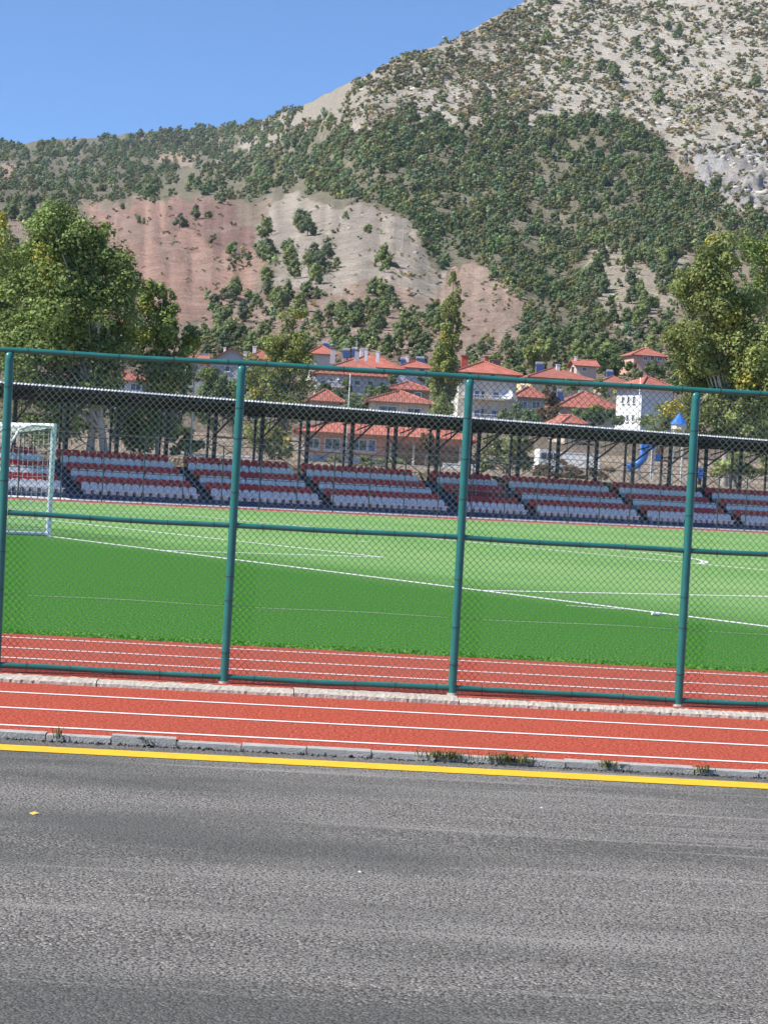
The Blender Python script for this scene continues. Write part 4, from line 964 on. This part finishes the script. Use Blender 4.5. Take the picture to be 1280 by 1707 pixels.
tree('broadleaf_tree', 'yellow green tree crowding the left flank of the big dark green tree', 'tree', 146, (-8, 765), [(5, 400, 32, 50), (-20, 480, 45, 80), (10, 550, 40, 60), (-30, 620, 55, 70)], 19000, .20, 'leaf_b', tr=.22, warm=.25, seed=5)
tree('broadleaf_tree', 'loose pale green tree in front of the large hipped roof', 'tree', 165, (470, 770), [(490, 535, 26, 28), (478, 570, 42, 30), (455, 610, 42, 34), (500, 600, 28, 40), (430, 650, 38, 40), (480, 665, 50, 40), (445, 730, 45, 40)], 16000, .19, 'leaf_b', tr=.2, warm=.12, seed=6)
tree('poplar_tree', 'tall narrow poplar standing between the cream house and the apartments', 'tree', 190, (742, 772), [(757, 462, 8, 16), (754, 490, 14, 24), (750, 525, 19, 30), (747, 565, 23, 34), (743, 605, 26, 36), (739, 650, 27, 40), (735, 700, 28, 40), (769, 535, 8, 18), (763, 570, 12, 20)], 26000, .16, 'leaf_b', tr=.18, warm=.05, seed=7)
tree('broadleaf_tree', 'broad yellowing leafy tree beside the blue cone roof', 'tree', 150, (1215, 800), [(1190, 435, 45, 45), (1165, 490, 50, 55), (1155, 570, 48, 55), (1215, 540, 60, 70), (1180, 630, 60, 55), (1250, 610, 60, 80), (1160, 690, 55, 40), (1230, 700, 70, 50)], 52000, .21, 'leaf_b', bark='bark_pale', tr=.28, warm=.07, stems=2, seed=8)
tree('broadleaf_tree', 'darker tall tree overtopping the yellowing leafy tree', 'tree', 162, (1295, 800), [(1268, 410, 38, 42), (1300, 470, 55, 80), (1320, 580, 60, 90), (1290, 680, 60, 60)], 26000, .21, 'leaf_a', tr=.28, warm=.08, seed=9)
bush = lambda lab, Y, base, blobs, n, leaf, seed, warm=.06, size=.2, cat='bush': tree('bush', lab, cat, Y, base, blobs, n, size, leaf, tr=.07, warm=warm, stems=3, seed=seed)
bush('dense green bush under the grandstand roof beside the white shed', 150, (845, 795), [(835, 750, 38, 34), (868, 755, 26, 34), (815, 765, 25, 25)], 4200, 'leaf_c', 21, .05)
tree('cypress_tree', 'brownish cypress below the yellow house', 'tree', 222, (915, 712), [(916, 655, 13, 18), (915, 680, 20, 26), (915, 705, 22, 20)], 3800, .2, 'leaf_d', tr=.12, seed=22)
bush('dark green bushes between the small roof and the cream house', 212, (600, 700), [(592, 675, 22, 22), (625, 665, 18, 24), (610, 690, 28, 18)], 3600, 'leaf_e', 23, .08)
bush('green bush beside the grey fronted house', 228, (880, 715), [(878, 695, 24, 20), (858, 690, 16, 20)], 2400, 'leaf_e', 24)
bush('leafy bush below the long red roof', 225, (990, 715), [(985, 698, 28, 20), (1015, 700, 22, 18), (962, 690, 18, 18)], 3200, 'leaf_e', 25, .15)
bush('light green bush at the foot of the white tower', 205, (1098, 735), [(1098, 700, 26, 24), (1120, 690, 22, 24), (1080, 715, 22, 18)], 3400, 'leaf_b', 26, .1)
bush('pale olive bush seen beneath the stand roof near the pink building', 160, (455, 775), [(440, 728, 26, 28), (470, 735, 24, 26)], 2400, 'leaf_c', 27)
tree('round_tree', 'light green round tree above the yellow house', 'tree', 345, (888, 625), [(888, 592, 17, 18), (884, 606, 18, 14)], 2400, .3, 'leaf_b', tr=.15, warm=0, seed=28)
bush('dark trees growing above the cottage roof', 365, (1020, 610), [(1005, 595, 20, 16), (1025, 602, 18, 18), (985, 590, 14, 14)], 3000, 'leaf_e', 29, .05, .3, 'tree')
bush('green tree in front of the pink house on the slope', 375, (1085, 625), [(1085, 615, 16, 13), (1100, 618, 12, 10)], 1600, 'leaf_e', 30, .05, .3, 'tree')
bush('dry brown shrubs below the white shed under the stand roof', 140, (930, 800), [(920, 785, 30, 18), (960, 788, 30, 16), (1000, 792, 30, 14)], 2600, 'leaf_d', 31, .2, .16)
bush('brown creeper hanging on the porch of the pink building', 172, (712, 772), [(712, 735, 12, 26), (720, 760, 12, 14)], 1500, 'leaf_d', 32, .1, .16)
bush('grey green shrubs behind the seats in front of the pink building', 132, (600, 775), [(605, 768, 26, 9), (650, 772, 30, 9), (560, 765, 20, 8)], 1800, 'leaf_c', 33, .05, .13)
bush('dark leafy bush by the lamp post behind the stand', 150, (310, 760), [(300, 735, 26, 30), (330, 748, 20, 20)], 2600, 'leaf_e', 34, .05)
bush('yellow green bush behind the far end of the stand', 145, (1230, 800), [(1210, 775, 40, 22), (1260, 770, 40, 28)], 3000, 'leaf_b', 35, .15)
bush('low garden trees in front of the apartment house', 215, (842, 712), [(840, 695, 14, 16), (862, 700, 16, 14)], 1600, 'leaf_c', 36)
bush('scattered garden greenery below the large hipped roof', 240, (640, 668), [(640, 655, 14, 14), (618, 652, 12, 12), (570, 655, 16, 10)], 2200, 'leaf_e', 37, .15)

bush('dark green trees below the white gable fronted house', 200, (395, 705), [(352, 645, 32, 34), (388, 655, 32, 34), (345, 690, 30, 22), (400, 690, 34, 22)], 8500, 'leaf_e', 38, .05, .22, 'tree')

gd = [(540, 650, 240, 14), (575, 640, 248, 10), (655, 632, 262, 9), (722, 640, 225, 13), (730, 622, 290, 9), (850, 640, 262, 10), (868, 618, 320, 10), (1000, 645, 290, 13), (1030, 655, 262, 12), (1020, 618, 350, 12), (950, 640, 275, 10), (1060, 628, 330, 12), (1120, 640, 300, 15),
      (800, 612, 330, 9), (700, 628, 255, 8), (470, 610, 300, 14), (440, 622, 280, 12), (340, 625, 255, 14), (300, 640, 240, 16), (1045, 610, 370, 10), (905, 605, 350, 9), (640, 605, 330, 8), (505, 600, 320, 10), (935, 622, 320, 9), (1128, 615, 340, 14)]
for i, (x_, y_, Y_, s_) in enumerate(gd):
    tree('garden_tree', 'small green garden tree among the red roofed village houses', 'tree', Y_, (x_, y_+s_*1.6), [(x_, y_, s_, s_*1.1), (x_+s_*.5, y_+s_*.7, s_*.8, s_*.7)], 1500, .26, ['leaf_e', 'leaf_a', 'leaf_c'][i % 3], 'garden trees between the village houses', tr=.1, warm=.05, seed=100+i)
# ------------------------------------------------------------------ poles, walls, playground, weeds and litter
M['pole'] = plain('pole_white', (.66, .66, .64), .5, .08, 3); M['blue'] = plain('blue_plastic', (.03, .17, .62), .4, .10, 2); M['brownp'] = plain('brown_plastic', (.30, .11, .07), .5, .12, 2)
def pole(name, label, cat, Y, x, ytop, r, arm=None, mat='pole'):
    p = at(x, ytop, Y); gz = ground_z(p.x, Y)-.2; P_ = tag(empty(name, (p.x, Y, gz)), label, cat); h = p.z-gz
    b = MB(); b.tube((0, 0, 0), (0, 0, h), r, r*.6, n=8); b.build('pole_shaft', M[mat], P_, True)
    b = MB(); b.tube((0, 0, 0), (0, 0, .25), r*2.0, r*1.9, n=8); b.build('pole_base', M['w_grey'], P_)
    if arm:
        b = MB(); b.path([(0, 0, h-.05), (.10*arm, 0, h+.30), (.40*arm, 0, h+.50), (.85*arm, 0, h+.55)], r*.55, 7); b.build('lamp_arm', M[mat], P_, True)
        b = MB(); b.box(.80*arm, 1.25*arm, -.09, .09, h+.48, h+.60); b.box(.86*arm, 1.2*arm, -.07, .07, h+.455, h+.478); b.build('lamp_head', M['metal'], P_)
    return P_
pole('street_lamp', 'pale curved street lamp rising beside the leafy tree behind the stand', 'street lamp', 142, 326, 603, .075, .62)
pole('flagpole', 'thin white pole standing behind the stand before the hipped roof', 'pole', 150, 584, 622, .045)
pole('flagpole', 'thin pale pole in front of the corner of the white tower', 'pole', 200, 1067, 629, .06)
pole('antenna_mast', 'slender mast on the wooded spur above the grey slope', 'mast', 590, 673, 364, .07, None, 'w_grey')
pole('roof_aerial_mast', 'thin dark mast rising beside the big chimney', 'mast', 275, 595, 566, .035, None, 'metal')
def wall(label, Y, x0, y0, x1, y1, mat, thick=.25, cap=True):
    p, q = at(x0, y0, Y), at(x1, y1, Y); gz = min(ground_z(p.x, Y), ground_z(q.x, Y))-.6; o = tag(empty('low_wall', (p.x, Y, gz)), label, 'wall'); L_ = (q-p).x; h = (p.z+q.z)/2-gz
    b = MB(); b.box(0, L_, 0, thick, 0, h-.08); b.build('wall_face', M[mat], o); b = MB(); b.box(-.03, L_+.03, -.04, thick+.04, h-.078, h); b.build('coping', M['w_white'], o)
wall('low white garden wall in front of the pink building', 168, 505, 757, 640, 764, 'w_white')
wall('short white wall under an iron grille right of the pink building', 166, 738, 771, 800, 775, 'w_white')
wall('pale retaining wall crossing the sandy yard behind the stand', 152, 285, 752, 432, 762, 'w_white')
wall('bright pale wall across the sandy ground behind the far seats', 190, 905, 752, 1000, 757, 'w_white')
# white van behind the stand
VY = 158; vp = at(918, 790, VY); vz = ground_z(vp.x, VY)
VAN = tag(empty('delivery_van', (vp.x, VY, vz), .15), 'white van parked behind the seats next to the dense green bush', 'van'); sc = 44*VY/F_PX/2; hv = sc*1.0
b = MB(); L_ = sc
b.add([(-L_, 0, .35), (L_, 0, .35), (L_, 0, 1.05), (L_*.72, 0, 1.15), (L_*.45, 0, 1.9), (-L_*.97, 0, 1.95), (-L_, 0, 1.1)]+[(-L_, 1.7, .35), (L_, 1.7, .35), (L_, 1.7, 1.05), (L_*.72, 1.7, 1.15), (L_*.45, 1.7, 1.9), (-L_*.97, 1.7, 1.95), (-L_, 1.7, 1.1)],
      [(0, 1, 2, 3, 4, 5, 6), (13, 12, 11, 10, 9, 8, 7)]+[(i, 7+i, 7+(i+1) % 7, (i+1) % 7) for i in range(7)]); b.build('body', M['w_white'], VAN)
for (a, c) in ((-.85, -.42), (-.36, .05), (.12, .44)):
    b = MB(); b.box(L_*a, L_*c, -.012, .01, 1.22, 1.68); b.build('window', M['glass'], VAN)
for a in (-.62, .62):
    for yy in (.05, 1.65):
        b = MB(); b.tube((L_*a, yy-.1, .32), (L_*a, yy+.1, .32), .32, n=14); wh = b.build('wheel', M['steel'], VAN); b = MB(); b.tube((L_*a, yy-.11, .32), (L_*a, yy+.11, .32), .17, n=10); b.build('rim', M['metal'], wh)
# playground with blue slides, brown tower and a blue cone roof
PY_ = 160
def pl(x, y, dY=0): return at(x, y, PY_+dY)
p0 = pl(1078, 778); gzp = ground_z(p0.x, PY_); PG = tag(empty('playground_slide', (p0.x, PY_, gzp)), 'blue tube slide of a playground seen beneath the stand roof', 'slide')
R0 = lambda x, y, d=0: pl(x, y, d)-Vector((p0.x, PY_, gzp))
b = MB(); b.path([R0(1078, 742), R0(1074, 752), R0(1071, 764), R0(1062, 774), R0(1046, 781)], .33, 10); b.build('tube', M['blue'], PG, True)
b = MB(); q = R0(1079, 745); b.box(q.x-.5, q.x+.5, -.5, .5, q.z-.15, q.z+.5); b.build('entry_box', M['blue'], PG)
b = MB(); 
for dx in (-.45, .45): b.tube((q.x+dx, .4, -.5), (q.x+dx, .4, q.z+.6), .06, n=6)
b.build('legs', M['pole'], PG)
p0 = pl(1108, 790); PT = tag(empty('climbing_tower', (p0.x, PY_, ground_z(p0.x, PY_))), 'brown climbing tower with white posts beside the blue slide', 'playground'); gzp = PT.location.z
R1 = lambda x, y: pl(x, y)-Vector((p0.x, PY_, gzp))
a = R1(1090, 745); c = R1(1120, 770)
for xx_ in (a.x, c.x):
    for yy in (0, 1.2):
        b = MB(); b.tube((xx_, yy, -.5), (xx_, yy, R1(1100, 725).z), .06, n=8); b.build('post', M['pole'], PT)
b = MB(); b.box(a.x, c.x, .05, 1.15, c.z, c.z+.12); b.build('platform', M['brownp'], PT)
b = MB(); b.add([(a.x+.3, -.05, c.z+.9), (c.x, -.05, c.z+1.9), (c.x, -.05, c.z+1.5), (a.x+.3, -.05, c.z+.5), (a.x+.3, .03, c.z+.9), (c.x, .03, c.z+1.9), (c.x, .03, c.z+1.5), (a.x+.3, .03, c.z+.5)], [(0, 1, 2, 3), (7, 6, 5, 4), (0, 4, 5, 1), (1, 5, 6, 2), (2, 6, 7, 3), (3, 7, 4, 0)]); b.build('panel', M['brownp'], PT)
b = MB(); q = R1(1094, 767); b.box(q.x-.12, q.x+.35, -.12, -.04, q.z-.1, q.z+.45); b.build('blue_panel', M['blue'], PT)
p0 = at(1131, 712, 142); gzc = ground_z(p0.x, 142); CT = tag(empty('play_turret', (p0.x, 142, gzc)), 'small pale turret with a bright blue cone roof in front of the yellowing tree', 'playground')
zc = p0.z-gzc; b = MB(); b.tube((0, 0, zc+.18), (0, 0, zc+.95), .62, .05, n=10); b.build('cone_roof', M['blue'], CT)
b = MB(); b.tube((0, 0, zc-.15), (0, 0, zc+.18), .52, n=10); b.build('drum', M['w_cream'], CT)
for k in range(4):
    b = MB(); b.tube((.45*math.cos(k*1.57+.6), .45*math.sin(k*1.57+.6), -.4), (.45*math.cos(k*1.57+.6), .45*math.sin(k*1.57+.6), zc-.1), .05, n=6); b.build('post', M['pole'], CT)
p0 = at(1166, 789, 150); o = empty('spring_toy', (p0.x, 150, ground_z(p0.x, 150))); tag(o, 'low bright blue play shape on the sand right of the climbing tower', 'playground'); zz = p0.z-o.location.z
b = MB(); b.tube((0, 0, -.3), (0, 0, zz), .12, n=8); b.build('spring', M['steel'], o)
b = MB(); b.add([(-.45, -.12, zz-.35), (.45, -.12, zz-.35), (.3, -.12, zz+.1), (0, -.12, zz+.45), (-.2, -.12, zz+.1), (-.45, .12, zz-.35), (.45, .12, zz-.35), (.3, .12, zz+.1), (0, .12, zz+.45), (-.2, .12, zz+.1)], [(0, 1, 2, 3, 4), (9, 8, 7, 6, 5)]+[(i, 5+i, 5+(i+1) % 5, (i+1) % 5) for i in range(5)]); b.build('seat_shell', M['blue'], o)

M['weed'] = leaf_mat('weed_blades', (.115, .150, .060), .3, 0.0)
def weed(label, x, y, n, spread, h, seed):
    r = np.random.default_rng(seed); V, C_ = [], []
    for k in range(n):
        bx_, by_ = r.normal(0, spread*.45), r.normal(0, .022); a = r.uniform(0, 6.28); L_ = h*r.uniform(.5, 1.2); w_ = r.uniform(.003, .006); d = np.array([math.cos(a), math.sin(a)*.6]); bend = r.uniform(.35, 1.0)
        p = np.array([[bx_, by_, 0], [bx_+d[0]*L_*.35*bend, by_+d[1]*L_*.35*bend, L_*.55], [bx_+d[0]*L_*bend, by_+d[1]*L_*bend, L_*(.85-.5*bend)]]); s = np.array([-d[1], d[0], 0])*w_
        V += [p[0]-s, p[0]+s, p[1]+s, p[1]-s, p[1]-s, p[1]+s, p[2]+s*.2, p[2]-s*.2]; c = math.exp(r.normal(0, .3)); C_ += [[c*r.uniform(.9, 1.5), c, c*.8]]*2
    o = empty('weed_tuft', (x, y, -.10)); tag(o, label, 'weed'); ob_ = link('blades', np_mesh('blades', np.array(V), np.arange(len(V)).reshape(-1, 4), M['weed'], False, np.array(C_)), o); ob_['kind'] = 'stuff'
ky = lambda x: 13.985+.03*x
weed('single upright green weed growing from the kerb', -2.05, ky(-2.05), 22, .03, .12, 1)
weed('thin dry weed in the broken kerb gap beside the raised stone', -1.47, ky(-1.47), 12, .05, .07, 2)
weed('spreading green grass tuft overhanging the kerb', .49, ky(.49), 130, .17, .085, 3)
weed('wide green grass tuft on the kerb, broadest of the weeds', .91, ky(.91), 150, .18, .09, 4)
weed('sparse double sprig of weeds in a kerb joint', 1.57, ky(1.57), 60, .10, .07, 5)
weed('small leafy weed at the kerb joint', 2.21, ky(2.21), 45, .06, .075, 6)
M['leafy'] = plain('yellow_leaf', (.60, .45, .12), .6, .2, 30); M['litter'] = plain('white_litter', (.75, .75, .74), .5, .1, 20)
p = (-1.73, 11.0); o = MB(); o.add([(p[0]-.025, p[1], -.114), (p[0], p[1]-.02, -.118), (p[0]+.028, p[1]+.005, -.111), (p[0], p[1]+.022, -.106)], [(0, 1, 2), (0, 2, 3)]); tag(o.build('fallen_leaf', M['leafy']), 'single yellow fallen leaf lying on the asphalt', 'leaf')
for (lx, ly, s, lab) in ((-.02, 9.9, .010, 'small white scrap on the asphalt beyond the yellow leaf'), (1.0, 12.2, .009, 'tiny pale pebble on the road near the yellow line')):
    o = MB(); o.add([(lx-s, ly-s, -.119), (lx+s, ly-s*.6, -.119), (lx+s*.7, ly+s, -.119), (lx-s*.6, ly+s*.8, -.119), (lx, ly, -.119+s*.7)], [(0, 1, 4), (1, 2, 4), (2, 3, 4), (3, 0, 4)]); tag(o.build('litter', M['litter']), lab, 'litter')
o = MB(); bp_ = Vector((3.926, 30.0, 0)); o.tube(bp_+Vector((-.06, 0, .03)), bp_+Vector((.05, .03, .03)), .028, n=10); o.tube(bp_+Vector((.05, .03, .03)), bp_+Vector((.09, .04, .03)), .024, .012, n=10); tag(o.build('plastic_bottle', M['litter']), 'discarded clear white bottle lying beside the goal line', 'bottle')
# ------------------------------------------------------------------ thin valley haze
hm = bpy.data.materials.new('haze_air'); hm.use_nodes = True; hn = hm.node_tree.nodes; hn.clear()
ho = hn.new('ShaderNodeOutputMaterial'); hv_ = hn.new('ShaderNodeVolumePrincipled'); hv_.inputs['Color'].default_value = (.74, .86, 1.0, 1); hv_.inputs['Density'].default_value = .00005; hv_.inputs['Anisotropy'].default_value = .15
hm.node_tree.links.new(hv_.outputs[0], ho.inputs['Volume'])
b = MB(); b.box(-1150, 1150, -260, 2950, -1.4, 760); hz = b.build('haze', hm); hz['kind'] = 'stuff'; tag(hz, 'thin pale haze hanging in the valley air', 'haze')
